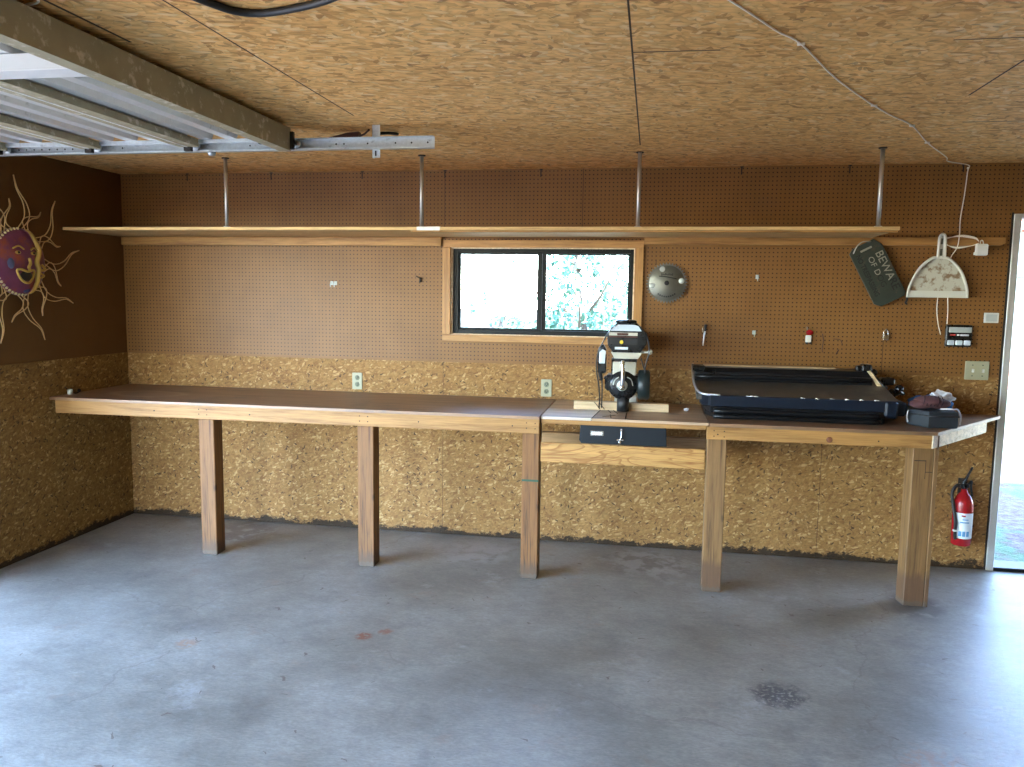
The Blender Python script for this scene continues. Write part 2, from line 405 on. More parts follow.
# ------------------------------------------------------------------ materials
M = {}
M['osb_back'] = osb('osb_back_wall', 'XZ', .60, mul=(1.06, .94, .92), con=.9, rotbase=True, seams=[((2.34, 0), (2.34, 1.18), .0012), ((4.78, 0), (4.78, 1.18), .0012)], stains=.25)
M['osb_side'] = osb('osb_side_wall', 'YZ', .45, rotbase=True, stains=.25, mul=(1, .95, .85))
M['osb_ceil'] = osb('osb_ceiling', 'XY', 1.60, stretch=1.9, wide=1.8, con=1.12, mul=(1.02, 1.0, 1.12), seams=[
    ((2.336, -8), (2.336, -1.6), .0035), ((3.616, -8), (3.616, -.75), .0032), ((3.616, -2.405), (3.90, -2.395), .005),
    ((4.6, -2.41), (7.6, -2.41), .004), ((5.06, -1.17), (7.6, -1.17), .005), ((4.905, -2.41), (4.905, -1.68), .004),
    ((2.0, -4), (2.0, -2.72), .006)], stains=.12)
M['peg'] = pegboard(); M['hard'] = hardboard()
M['concrete'] = concrete(); M['ground'] = ground()
M['pine'] = wood('pine_board', (.34, .172, .048), (.20, .082, .018), 'X', rough=.55, stain=((.30, .15, .06), 3.0, .62, .5))
M['pine_y'] = wood('pine_board_cross', (.70, .55, .36), (.50, .33, .17), 'Y', rough=.55)
M['shelfw'] = wood('shelf_plywood', (.56, .37, .16), (.38, .22, .08), 'X', rough=.55, knots=False)
M['post'] = wood('fir_post', (.190, .082, .022), (.070, .026, .007), 'Z', rough=.6, checks=.8, endrot=(.06, (.10, .055, .03)))
M['post_old'] = wood('weathered_post', (.20, .105, .036), (.095, .044, .014), 'Z', rough=.65, checks=.5, endrot=(.15, (.12, .06, .03)))
M['ply'] = wood('plywood_face', (.47, .255, .075), (.26, .095, .020), 'X', figure=.85, rough=.5, knots=False)
M['top'] = wood('bench_top', (.24, .125, .060), (.12, .060, .028), 'X', scale=.7, rough=.46, spec=1.0, stain=((.075, .055, .045), 2.2, .53, .7), knots=False, patch=(-2.42, -.08, .30, .17, (.40, .27, .15)))
M['top_mid'] = wood('bench_top_middle', (.46, .31, .19), (.30, .18, .10), 'X', scale=.7, rough=.44, spec=1.0, stain=((.12, .09, .07), 3.0, .58, .6), knots=False)
M['trimw'] = wood('window_casing', (.40, .20, .06), (.25, .11, .03), 'X', rough=.5)
M['fencew'] = wood('fence_board', (.60, .45, .27), (.48, .33, .18), 'X', rough=.6, knots=False)
M['rail_w'] = wood('back_rail', (.40, .24, .11), (.27, .14, .06), 'X', rough=.6)
M['alu'] = paint('aluminium', (.62, .63, .62), .35, .9, .1, 40)
M['jamb'] = paint('door_jamb_metal', (.56, .56, .52), .45, .3, .1, 20)
M['blk_metal'] = paint('black_window_metal', (.006, .007, .007), .45, 0, spec=.25)
M['galv'] = paint('galvanised_steel', (.50, .54, .56), .42, .75, .22, 60, dirt=((.30, .32, .33), 25, .6))
M['pipe'] = paint('steel_pipe', (.58, .55, .50), .4, .8, .2, 20)
M['doorskin'] = paint('door_skin', (.60, .60, .58), .38, .35, .12, 15, dirt=((.34, .33, .29), 12, .6))
M['doorrail'] = paint('door_rail', (.34, .30, .19), .6, .15, .3, 9, dirt=((.60, .54, .42), 22, .55))
M['white'] = paint('white_painted_steel', (.78, .78, .76), .4, .1, .05, 20)
M['rubber'] = paint('black_rubber', (.012, .012, .013), .5, 0, .2)
M['blackp'] = paint('black_plastic', (.007, .008, .009), .28, 0, .2, spec=.35)
M['dkplate'] = paint('dark_metal_hanger', (.02, .015, .012), .6, .3)
M['steel'] = paint('bright_steel', (.62, .62, .60), .25, 1.0, .08, 40)
M['chrome'] = paint('chrome', (.80, .80, .80), .12, 1.0, .03)
M['red'] = paint('red_enamel', (.36, .010, .014), .25, 0, .08, 5)
M['label'] = paint('paper_label', (.72, .77, .80), .5, 0, .05)
M['labelblue'] = paint('label_print_blue', (.10, .32, .58), .5, 0, .2, 90)
M['labelred'] = paint('label_print_red', (.55, .06, .05), .5, 0, .1)
M['ivory'] = paint('ivory_plate', (.39, .375, .25), .45, 0, .06)
M['ivdark'] = paint('outlet_slots', (.10, .11, .07), .6, 0, .05)
M['wirew'] = paint('pale_wire', (.90, .84, .72), .5, 0, .1)
M['beige'] = paint('beige_enamel', (.52, .50, .40), .4, 0, .06)
M['navy'] = paint('dark_blue_grey_steel', (.006, .010, .015), .42, 0, .15, 25, spec=.35)
M['bluewhite'] = paint('pale_enamel', (.60, .68, .74), .3, .2, .04)
M['yellow'] = paint('yellow_plastic', (.75, .55, .04), .4)
M['greenm'] = paint('dark_green_sign', (.040, .050, .038), .5, .2, .25, 16, dirt=((.085, .068, .045), 18, .55))
M['greenlite'] = paint('sign_pale_glint', (.36, .35, .28), .4, .4, .1)
M['greendark'] = paint('sign_cutout_dark', (.018, .020, .016), .6, .1)
M['dustp'] = paint('dusty_plastic', (.66, .66, .58), .55, 0, .05, 20)
M['dustdirt'] = paint('dustpan_dirt', (.56, .55, .45), .7, 0, .1, 20, dirt=((.24, .155, .085), 20, .47))
M['tonneau'] = paint('black_vinyl', (.007, .008, .010), .30, 0, .3, 12, spec=.3)
M['tonntop'] = paint('dusty_black_vinyl', (.060, .052, .042), .42, 0, .25, 6, dirt=((.11, .09, .068), 5, .5))
M['tonnblue'] = paint('dark_blue_edge', (.006, .011, .022), .38, 0, .2, spec=.3)
M['case'] = paint('dark_blue_case', (.018, .024, .032), .5, 0, .15)
M['maroon'] = paint('maroon_cloth', (.085, .032, .036), .85, 0, .3, 80)
M['bluecloth'] = paint('blue_cloth', (.012, .12, .36), .8, 0, .2, 30)
M['whitecloth'] = paint('white_cloth', (.66, .66, .70), .8, 0, .1, 40)
M['purple'] = paint('purple_glaze', (.17, .040, .095), .35, 0, .45, 14, dirt=((.26, .06, .03), 9, .50))
M['gold'] = paint('gold_glaze', (.52, .36, .09), .38, .4, .25, 20)
M['bronze'] = paint('bronze_rod', (.70, .50, .24), .35, .6, .2, 20)
M['bluegl'] = paint('blue_glaze', (.08, .10, .20), .4, 0, .2)
M['green_paint'] = paint('green_mark', (.030, .085, .050), .7)
M['greyplate'] = paint('grey_plate', (.50, .54, .52), .4, .2, .1)
M['offwhite'] = paint('offwhite_plastic', (.68, .69, .64), .45, 0, .04)
M['darkred'] = paint('dark_red_wood', (.07, .022, .012), .6, 0, .2)
M['leaf'] = paint('juniper_leaf', (.06, .15, .10), .8, 0, .35, 3)
M['bark'] = paint('bark', (.10, .075, .055), .9, 0, .3, 10)
M['siding'] = paint('pale_blue_siding', (.38, .52, .60), .6, 0, .06)
M['redrock'] = paint('red_rock', (.42, .13, .08), .9, 0, .25, 3)
def glass():
    t = NT('window_glass'); t.t.nodes.remove(t.b)
    tr = t.n('ShaderNodeBsdfTransparent', ins={0: (.96, .98, .98, 1)}); gl = t.n('ShaderNodeBsdfGlossy', ins={1: .02})
    fr = t.n('ShaderNodeFresnel', ins={0: 1.45})
    mx = t.n('ShaderNodeMixShader', ins={0: t.math('MULTIPLY', fr.outputs[0], .8), 1: tr.outputs[0], 2: gl.outputs[0]})
    t.t.links.new(mx.outputs[0], t.out.inputs[0]); return t.m
M['glass'] = glass()

# ------------------------------------------------------------------ the room
H = 2.44; XR = 7.6; YF = -7.6; TH = .13
ZB = 1.184
WX0, WX1, WZ0, WZ1 = 2.388, 3.592, 1.366, 1.945      # window opening
DX0, DX1, DZ = 5.80, 6.72, 2.135                      # door opening in the back wall
GY0, GY1, GZ = -1.62, -6.6, 2.16                      # garage door opening in the left wall
struct(MB().box(-TH, XR + TH, YF - TH, TH, -.12, 0).build('floor', M['concrete']))
struct(MB().box(-TH, XR + TH, YF - TH, TH, H, H + .12).build('ceiling', M['osb_ceil']))
b = MB()   # back wall: lower OSB (mat 0) proud of the pegboard (mat 1)
b.box(-TH, DX0, 0, TH, 0, ZB)
b.box(DX1, XR, 0, TH, 0, ZB)
b.box(-TH, WX0, .004, TH, ZB, H, mi=1); b.box(WX0, WX1, .004, TH, ZB, WZ0, mi=1); b.box(WX0, WX1, .004, TH, WZ1, H, mi=1)
b.box(WX1, DX0, .004, TH, ZB, H, mi=1); b.box(DX0, DX1, .004, TH, DZ, H, mi=1); b.box(DX1, XR, .004, TH, ZB, H, mi=1)
struct(b.build('wall_back', [M['osb_back'], M['peg']]))
b = MB()
b.box(-TH, 0, GY0, 0, 0, ZB + .004); b.box(-TH, -.004, GY0, 0, ZB + .004, H, mi=1)
b.box(-TH, -.004, GY1, GY0, GZ, H, mi=1)
b.box(-TH, 0, YF, GY1, 0, ZB + .004); b.box(-TH, -.004, YF, GY1, ZB + .004, H, mi=1)
struct(b.build('wall_left', [M['osb_side'], M['hard']]))
b = MB(); b.box(XR, XR + TH, YF, TH, 0, ZB); b.box(XR + .004, XR + TH, YF, TH, ZB, H, mi=1)
struct(b.build('wall_right', [M['osb_side'], M['hard']]))
b = MB(); FX0, FX1 = 1.0, 1.9   # unseen narrow opening added behind the camera to let in more light
for xa, xb in ((-TH, FX0), (FX1, XR + TH)): b.box(xa, xb, YF - TH, YF, 0, ZB); b.box(xa, xb, YF - TH, YF - .004, ZB, H, mi=1)
b.box(FX0, FX1, YF - TH, YF - .004, GZ, H, mi=1)
struct(b.build('wall_front', [M['osb_back'], M['hard']]))

# window: pine casing, black metal frame, two panes
w = sroot('window_1', (2.98, 0, 1.366))
M['trimv'] = wood('window_casing_upright', (.40, .20, .06), (.25, .11, .03), 'Z', rough=.5)
c = .052
MB().box(WX0 - c, WX1 + c, -.020, .004, WZ1 - .004, WZ1 + c - .008, .002).build('head_casing', M['trimw'], w)
MB().box(WX0 - c, WX1 + c, -.020, .004, WZ0 - c + .012, WZ0 + .004, .002).build('sill_casing', M['trimw'], w)
MB().box(WX0 - c, WX0 + .002, -.020, .004, WZ0 + .0045, WZ1 - .0045, .002).build('side_casing', M['trimv'], w)
MB().box(WX1 - .002, WX1 + c, -.020, .004, WZ0 + .0045, WZ1 - .0045, .002).build('side_casing', M['trimv'], w)
b = MB(); t_ = .010
b.box(WX0, WX0 + t_, .004, TH, WZ0, WZ1); b.box(WX1 - t_, WX1, .004, TH, WZ0, WZ1)
b.box(WX0 + t_, WX1 - t_, .004, TH, WZ0, WZ0 + t_); b.box(WX0 + t_, WX1 - t_, .004, TH, WZ1 - t_, WZ1)
b.build('reveal', M['pine_y'], w)
b = MB(); x0, x1, z0, z1 = WX0 + t_, WX1 - t_, WZ0 + t_, WZ1 - t_
b.box(x0, x0 + .036, .03, .09, z0, z1, .002); b.box(x1 - .022, x1, .03, .09, z0, z1, .002)
b.box(x0 + .036, x1 - .022, .03, .09, z0, z0 + .028, .002); b.box(x0 + .036, x1 - .022, .03, .09, z1 - .026, z1, .002)
b.box(2.966, 3.012, .085, .10, z0 + .028, z1 - .026, .002)
b.build('frame', M['blk_metal'], w)
for (a0, a1, y) in ((x0 + .036, 2.990, .045), (2.990, x1 - .022, .066)):
    s = MB(); e = .012
    s.box(a0, a0 + (e if a0 < 2.9 else .026), y, y + .018, z0 + .028, z1 - .026, .002)
    s.box(a1 - (.030 if a1 < 3.1 else e), a1, y, y + .018, z0 + .028, z1 - .026, .002)
    s.box(a0, a1, y + .002, y + .016, z0 + .028, z0 + .040, .001); s.box(a0, a1, y + .002, y + .016, z1 - .036, z1 - .026, .001)
    so_ = s.build('sash', M['blk_metal'], w)
    MB().box(a0 + .006, a1 - .006, y + .007, y + .011, z0 + .032, z1 - .030).build('glass_pane', M['glass'], so_)

# door opening: metal jamb, header, threshold
d = sroot('door_1', (DX0, 0, 0))
b = MB(); b.box(DX0 - .030, DX0 + .012, -.012, TH + .01, 0, DZ + .012, .003); b.build('jamb', M['jamb'], d)
b = MB(); b.box(DX1 - .012, DX1 + .030, -.012, TH + .01, 0, DZ + .012, .003); b.build('jamb', M['jamb'], d)
b = MB(); b.box(DX0 + .012, DX1 - .012, -.012, TH + .01, DZ - .012, DZ + .012, .003); b.build('door_header', M['jamb'], d)
b = MB(); b.box(DX0 + .012, DX1 - .012, -.01, TH + .02, 0, .022, .004); b.build('threshold', M['blk_metal'], d)
b = MB(); b.box(DX0 - .040, DX0 - .0305, -.005, .004, 0, DZ + .02, .001); b.build('weather_strip', M['dkplate'], d)

# ------------------------------------------------------------------ outdoors
M['shade_roof'] = paint('shade_roof_shingles', (.20, .18, .17), .9, 0, .2, 8)
b = MB(); b.box(-.75, XR + .75, YF - .75, .75, H + .121, H + .20); struct(b.build('roof', M['shade_roof']))  # unseen roof, its eaves added to keep high sun off window and door
struct(MB().box(-60, 70, -60, 90, -.30, -.125).build('ground', M['ground']))
struct(MB().box(DX0 - 1.2, DX1 + 2.0, TH, 1.1, -.13, -.03, .01).build('trim_1', M['ground']))
struct(MB().box(-6.5, -TH, -9, -1.0, -.13, -.02, .01).build('ground', paint('driveway_concrete', (.34, .29, .25), .85, 0, .1, 5)))
def tree(x, y, h, r, n, label, seed):
    rr = random.Random(seed); t = thing('juniper_tree', label, 'tree', (x, y, -.125), group='junipers outside the window')
    b = MB(); b.tube([(x, y, -.2), (x + .08, y, h * .25), (x - .05, y + .05, h * .55), (x, y, h * .9)], lambda u: .09 * (1 - u * .8), 7)
    for k in range(7):
        a = rr.uniform(0, 6.28); z = h * rr.uniform(.15, .7)
        b.tube([(x, y, z), (x + math.cos(a) * r * .5, y + math.sin(a) * r * .5, z + .25), (x + math.cos(a) * r * .85, y + math.sin(a) * r * .85, z + .55)], lambda u: .03 * (1 - u * .7), 5)
    b.build('trunk', M['bark'], t)
    b = MB()
    cl = [(rr.gauss(0, .45) * r, rr.gauss(0, .45) * r, rr.uniform(.12, 1.0) * h) for _ in range(n // 25)]
    for k in range(n):
        cc = rr.choice(cl); s = .35 * (1.15 - cc[2] / h)
        p = Vector((x + cc[0] * (1.15 - .7 * cc[2] / h) + rr.gauss(0, s * r * .35), y + cc[1] + rr.gauss(0, s * r * .35), cc[2] + rr.gauss(0, .12)))
        u = Vector((rr.gauss(0, 1), rr.gauss(0, 1), rr.gauss(0, 1))).normalized() * rr.uniform(.03, .075)
        v = u.orthogonal().normalized() * .028
        vs = [b.bm.verts.new(q) for q in (p - u, p + v, p + u, p - v)]
        b.bm.faces.new(vs)
    b.build('foliage', M['leaf'], t)
tree(2.75, 5.6, 3.4, 1.0, 2600, 'sparse juniper outside, filling the right window pane', 1)
tree(3.45, 8.2, 3.0, 1.0, 2200, 'juniper further back behind the right window pane', 4)
tree(.95, 9.5, 1.55, 1.1, 1500, 'low juniper bush along the bottom of the left window pane', 6)
hs = thing('neighbour_house', 'pale blue sided building seen through the doorway', 'building', (15.2, 16, -.125))
b = MB(); b.box(12.0, 19, 16, 22, 2.25, 3.3); b.box(12.9, 19, 16.5, 22, -.2, 2.25)
for k in range(20): b.box(11.98, 19.02, 15.975, 16.0, 2.27 + k * .05, 2.30 + k * .05)
b.build('siding_wall', M['siding'], hs)
b = MB(); b.prism([(15.2, 3.3), (22.8, 3.3), (19, 4.6)], 11.7, 19.4, 'X'); b.build('roof', M['redrock'], hs)
tag(MB().prism([(9.0, -.2), (9.3, .25), (10.4, .42), (12.6, .38), (15, .5), (17, -.2)], 12.6, 13.6, 'Y', bev=.08).build('rock_berm', M['redrock'], loc=(12, 13, -.125)), 'low red rock bank outside beyond the doorway', 'rocks')

# ------------------------------------------------------------------ workbench
TZ = .960
wb = thing('workbench', 'long wooden workbench on five square posts along the back wall', 'workbench', (2.9, -.4, 0))
YFB = -.785
tl = MB().box(.004, 3.104, YFB, -.004, TZ - .018, TZ, .0015).build('tabletop', M['top'], wb)
M['top_pale'] = wood('bench_top_pale', (.60, .52, .43), (.46, .38, .30), 'X', scale=.7, rough=.44, knots=False, spec=1.0)
b = MB(); b.prism([(3.110, -.765), (3.392, -.765), (3.420, -.43), (3.110, -.43)], TZ - .016, TZ - .0008, 'Z', bev=.001); b.build('tabletop', M['top_pale'], wb)
MB().box(3.110, 3.420, -.427, -.004, TZ - .016, TZ - .001, .0015).build('tabletop', M['top_mid'], wb)
tm = MB().prism([(3.396, -.765), (4.030, -.765), (4.030, -.004), (3.424, -.004), (3.424, -.43)], TZ - .016, TZ - .001, 'Z', bev=.001).build('tabletop', M['top_mid'], wb)
b = MB()
for (xa, ya, xb, yb) in ((3.395, -.765, 3.422, -.43), (3.49, -.53, 3.38, -.02), (3.53, -.55, 3.40, -.02), (3.45, -.70, 3.52, -.62), (3.58, -.76, 3.58, -.50), (3.50, -.72, 3.49, -.60)):
    b.tube([(xa, ya, TZ - .0010), (xb, yb, TZ - .0010)], .0026, 5, smooth=False)
b.build('saw_kerf', M['dkplate'], tm)
b = MB(); b.prism([(4.035, YFB), (5.185, YFB), (5.775, -.03), (5.775, -.004), (4.035, -.004)], TZ - .018, TZ, 'Z'); b.build('tabletop', M['top'], wb)
MB().box(.036, 3.104, -.777, -.737, .860, TZ - .0185, .002).build('front_rail', M['pine'], wb)
MB().box(3.110, 4.018, -.760, -.722, .918, TZ - .0165, .002).build('front_rail', M['pine'], wb)
MB().box(4.022, 5.160, -.777, -.737, .872, TZ - .0185, .002).build('front_rail', M['pine'], wb)
# side rail of the angled end
A = Vector((5.165, -.777, 0)); B_ = Vector((5.66, -.14, 0)); dv = (B_ - A).normalized(); nv = Vector((dv.y, -dv.x, 0))
b = MB(); pts = [A, B_, B_ - nv * .036, A - nv * .036]
b.prism([(p.x, p.y) for p in pts], .872, TZ - .0185, 'Z'); b.build('side_rail', M['pine_y'], wb)
MB().box(3.108, 4.018, -.735, -.717, .694, .806, .0015).build('plywood_panel', M['ply'], wb)
MB().box(3.05, 4.10, -.34, -.30, .722, .797, .002).build('cross_rail', M['rail_w'], wb)
MB().box(.01, 5.70, -.042, -.003, .862, TZ - .0185, .002).build('wall_rail', M['rail_w'], wb)
for k, (xa, xb, m) in enumerate(((.988, 1.090, 'post'), (2.012, 2.112, 'post'), (3.001, 3.100, 'post'), (4.030, 4.134, 'post_old'))):
    rr = random.Random(k)
    yb = -.636 if k < 3 else -.645
    b = MB(); b.box(xa, xb, -.7365, yb, 0, TZ - .0185 if k > 2 else TZ - .0185, .004)
    lg = b.build('leg', M[m], wb, loc=((xa + xb) / 2, -.69, 0))
    for zz in (.90, .93):
        MB().cyl((xa + .03, -.7782, zz - .01), (xa + .03, -.7765, zz - .01), .0035, n=8).build('nail', M['dkplate'], lg)
        MB().cyl((xb - .02, -.7782, zz - .012), (xb - .02, -.7765, zz - .012), .0035, n=8).build('nail', M['dkplate'], lg)
    if k == 2: MB().box(xa + .001, xb - .001, -.7372, -.7366, .574, .586).build('green_mark', M['green_paint'], lg)
# the fifth post, a doubled beam turned a little
b = MB(); R5 = Matrix.Translation((5.150, -.660, 0)) @ Matrix.Rotation(.10, 4, 'Z')
b.box(-.068, .038, -.062, .04, 0, TZ - .0185, .004, M=R5); b.box(.0385, .058, -.070, .05, 0, TZ - .0185, .002, M=R5)
lg = b.build('leg', M['post_old'], wb, loc=(5.15, -.66, 0)); lg['label'] = 'weathered corner post with dark rot at its foot'
b = MB(); b.box(-.06, .0, -.0635, -.062, .795, .799, M=R5); b.box(-.002, .0, -.0635, -.062, .70, .80, M=R5); b.box(0, .035, -.0635, -.062, .735, .738, M=R5)
b.build('cut_line', M['dkplate'], lg)
for x in (.72, 1.35, 2.4, 2.95, 4.08, 4.9): MB().cyl((x, -.779, .90), (x, -.7768, .90), .004, n=8).build('nail', M['dkplate'], wb)
b = MB(); b.lathe([(.014, 0), (.016, -.0012), (.008, -.002), (.001, -.0018)], (4.655, -.7768, .897), 14, 'Y'); b.build('knot', paint('pine_knot', (.20, .07, .03), .5), wb)

# fence board behind the saw line
fb = thing('fence_board', 'pale wooden fence board standing on the bench under the saw', 'board', (3.54, -.4, TZ))
MB().box(3.262, 3.822, -.425, -.386, TZ - .0005, TZ + .048, .002).build('board', M['fencew'], fb)
for xx in (3.385, 3.412): MB().tube([(xx, -.4255, TZ + .047), (xx + .035, -.4255, TZ + .004)], .0022, 5, smooth=False).build('saw_cut', M['dkplate'], fb)

# ------------------------------------------------------------------ radial arm saw
sx, sy = 3.565, -.46
rs = thing('radial_arm_saw', 'black and beige radial arm saw standing in the middle of the workbench', 'saw', (sx, sy, TZ))
# steel front of its base, hung under the table
bf = MB().prism([(3.332, .918), (3.805, .918), (3.812, .812), (3.338, .812), (3.326, .830)], -.742, -.720, 'Y', bev=.002).build('base_front', M['navy'], rs)
MB().box(3.34, 3.80, -.7195, -.35, .81, .915).build('base_box', M['navy'], rs)
b = MB(); b.box(3.388, 3.462, -.7445, -.742, .858, .886, .002); b.build('label_holder', M['steel'], bf)
b = MB(); b.box(3.396, 3.454, -.7455, -.7445, .864, .880, .0004); b.build('paper_tag', M['label'], bf)
b = MB(); b.cyl((3.560, -.742, .898), (3.560, -.750, .898), .006, n=10); b.tube([(3.560, -.750, .893), (3.562, -.756, .866), (3.553, -.756, .838)], .0035, 6); b.sph((3.553, -.758, .830), .010); b.box(3.535, 3.575, -.752, -.748, .836, .844, .002)
b.build('lock_lever', M['steel'], bf)
# column and arm going back to the wall side
b = MB(); b.cyl((sx, -.16, TZ), (sx, -.16, 1.34), .040, n=24); b.box(sx - .07, sx + .07, -.23, -.09, TZ, TZ + .07, .008); b.build('column', M['beige'], rs)
b = MB(); b.prism([(sx - .052, 1.32), (sx + .052, 1.32), (sx + .06, 1.37), (sx + .045, 1.42), (sx - .045, 1.42), (sx - .06, 1.37)], -.44, -.09, 'Y', bev=.004); b.build('arm', M['blackp'], rs)
# front cover of the arm
yf = -.50
def PX(px): return sx + (px - 626) * .00588     # front-view helper, metres across
def PZ(py): return 1.443 - (py - 330) * .00597
b = MB()
b.prism([(PX(608), PZ(345)), (PX(613), PZ(352)), (PX(640), PZ(352)), (PX(646), PZ(344)), (PX(646), PZ(334)), (PX(640), PZ(327)), (PX(636), PZ(323.5)), (PX(616), PZ(323.5)), (PX(610), PZ(329)), (PX(607), PZ(336))], yf, -.43, 'Y', bev=.006)
ac = b.build('arm_cover', M['blackp'], rs)
b = MB(); b.prism([(PX(610), PZ(331)), (PX(641), PZ(331)), (PX(637.5), PZ(326)), (PX(634), PZ(324.8)), (PX(618), PZ(324.8)), (PX(614), PZ(327))], yf - .004, yf + .004, 'Y', bev=.001); b.build('pale_cap', M['bluewhite'], ac)
b = MB(); b.box(PX(609), PX(637), yf - .004, yf + .002, PZ(335.5), PZ(332.5), .001); b.build('beige_band', M['beige'], ac)
b = MB(); b.box(PX(617), PX(628), yf - .0055, yf - .003, PZ(335), PZ(333), .0005); b.box(PX(617.5), PX(627.5), yf - .0055, yf - .003, PZ(335.2), PZ(335), .0005); b.build('red_badge', M['darkred'], ac)
b = MB(); b.box(PX(609), PX(637), yf - .0035, yf + .002, PZ(337.4), PZ(335.7), .0005); b.build('red_band', M['darkred'], ac)
b = MB(); b.cyl((PX(621.5), yf - .010, PZ(341.8)), (PX(621.5), yf + .002, PZ(341.8)), .011, n=14); b.build('yellow_button', M['yellow'], ac)
b = MB(); b.box(PX(615), PX(628), yf - .003, yf + .002, PZ(349), PZ(346.6), .0005); b.build('name_plate', M['label'], ac)
b = MB(); b.box(PX(610), PX(637), yf - .0015, yf + .002, PZ(344.3), PZ(338.5), .0005); b.build('dark_band', M['rubber'], ac)
b = MB(); b.lathe([(.030, 0), (.062, .002), (.064, .014), (.050, .020), (.010, .022)], (PX(625), -.462, PZ(323.6)), 20); b.build('top_cap', M['blackp'], rs)
# yoke under the arm
b = MB(); b.prism([(PX(611.5), PZ(352)), (PX(642), PZ(352)), (PX(638), PZ(358)), (PX(615), PZ(358))], yf, -.42, 'Y', bev=.003)
b.build('yoke_top', M['beige'], rs)
b = MB(); b.box(PX(614), PX(637), -.495, -.40, PZ(361.5), PZ(358), .002); b.box(PX(612), PX(616), -.48, -.43, PZ(376), PZ(358), .002); b.build('yoke', M['blackp'], rs)
b = MB(); b.box(PX(613.5), PX(636.5), yf, -.42, PZ(374), PZ(361), .004); b.box(PX(629), PX(633.5), yf - .003, yf, PZ(366), PZ(362.5), .001); b.build('motor_plate', M['beige'], rs)
# motor: drum facing the room with a dial
zc = PZ(384)
b = MB(); b.lathe([(.001, -.515), (.060, -.515), (.082, -.505), (.088, -.49), (.088, -.36), (.06, -.35), (.001, -.35)], (PX(624), 0, zc), 28, 'Y')
b.box(PX(606), PX(643), -.50, -.35, PZ(390), PZ(374.5), .014); mo = b.build('motor', M['blackp'], rs)
b = MB(); b.lathe([(.020, -.528), (.031, -.526), (.031, -.514), (.001, -.514)], (PX(623.5), 0, PZ(384)), 20, 'Y')
b.tube([(PX(614.5), -.517, PZ(384)), (PX(616), -.517, PZ(379)), (PX(620), -.517, PZ(375.6))], .003, 6); b.tube([(PX(634), -.517, PZ(384)), (PX(632), -.517, PZ(378)), (PX(628), -.517, PZ(375.6))], .003, 6)
b.build('dial', M['greyplate'], mo)
b = MB(); b.tube([(PX(623.5), -.540, PZ(361)), (PX(624), -.548, PZ(372)), (PX(623.5), -.540, PZ(385))], .0135, 12); b.sph((PX(623.5), -.540, PZ(361)), .0135); b.sph((PX(623.5), -.538, PZ(385.4)), .018); b.build('crank_handle', M['chrome'], rs)
# blade guard on the right
b = MB(); b.lathe([(.001, .0), (.078, .0), (.088, .008), (.088, .060), (.076, .070), (.001, .070)], (PX(638.5), -.44, PZ(384)), 24, 'X'); b.box(PX(638), PX(649), -.50, -.40, PZ(393), PZ(374), .01)
b.build('blade_guard', paint('guard_green_black', (.010, .020, .022), .4, 0, .1), rs)
b = MB(); b.lathe([(.001, PZ(396)), (.030, PZ(396)), (.045, PZ(393.6)), (.052, PZ(391.5)), (.040, PZ(390.6)), (.001, PZ(390.6))], (PX(624.5), -.46, 0), 20)
b.sph((PX(633), -.475, PZ(392.5)), .014); b.build('arbor_collar', M['chrome'], rs)
b = MB(); b.cyl((PX(624.5), -.475, PZ(396)), (PX(624.5), -.475, TZ + .006), .036, n=18); b.build('arbor_shroud', M['rubber'], rs)
# knob and rod to the right
b = MB(); b.tube([(PX(640), -.46, PZ(351.5)), (PX(648), -.47, PZ(351.3))], lambda u: .009 - .003 * u, 8, smooth=False); b.lathe([(.006, 0), (.014, .002), (.015, .018), (.010, .024), (.001, .025)], (PX(647.5), -.47, PZ(351.2)), 14, 'X'); b.build('clamp_knob', M['offwhite'], rs)
# pistol grip at the left
b = MB(); b.tube([(PX(605.5), -.49, PZ(347)), (PX(601.5), -.49, PZ(350)), (PX(600.8), -.49, PZ(360)), (PX(601.2), -.49, PZ(372)), (PX(602.5), -.49, PZ(380))], lambda u: .020 - .010 * u, 10)
b.box(PX(598.5), PX(607), -.505, -.465, PZ(373), PZ(353), .008); b.tube([(PX(605), -.48, PZ(377)), (PX(611), -.47, PZ(380))], .010, 8)
gp = b.build('pistol_grip', M['blackp'], rs)
b = MB(); b.prism([(PX(600), PZ(363)), (PX(605.8), PZ(363)), (PX(606.5), PZ(351)), (PX(603), PZ(349)), (PX(600.3), PZ(352))], -.512, -.500, 'Y', bev=.003); b.build('grip_cover', M['bluewhite'], gp)
b = MB()
b.tube([(PX(612), -.47, PZ(327)), (PX(607), -.49, PZ(335)), (PX(602), -.50, PZ(345)), (PX(598), -.50, PZ(356)), (PX(597.5), -.50, PZ(370)), (PX(600), -.49, PZ(384)), (PX(601), -.47, PZ(397)), (PX(600.5), -.45, PZ(408))], .0042, 7)
b.tube([(PX(603), -.49, PZ(378)), (PX(603.5), -.48, PZ(390)), (PX(603), -.45, PZ(408))], .0042, 7)
b.tube([(PX(640), -.46, PZ(327)), (PX(645), -.49, PZ(334)), (PX(648), -.50, PZ(343)), (PX(648.5), -.50, PZ(352)), (PX(646), -.50, PZ(362)), (PX(645), -.49, PZ(370)), (PX(645.5), -.48, PZ(377))], .0042, 7)
b.tube([(PX(641), -.47, PZ(357)), (PX(643), -.49, PZ(364)), (PX(646), -.49, PZ(371))], .004, 7)
b.build('power_cord', M['rubber'], rs)

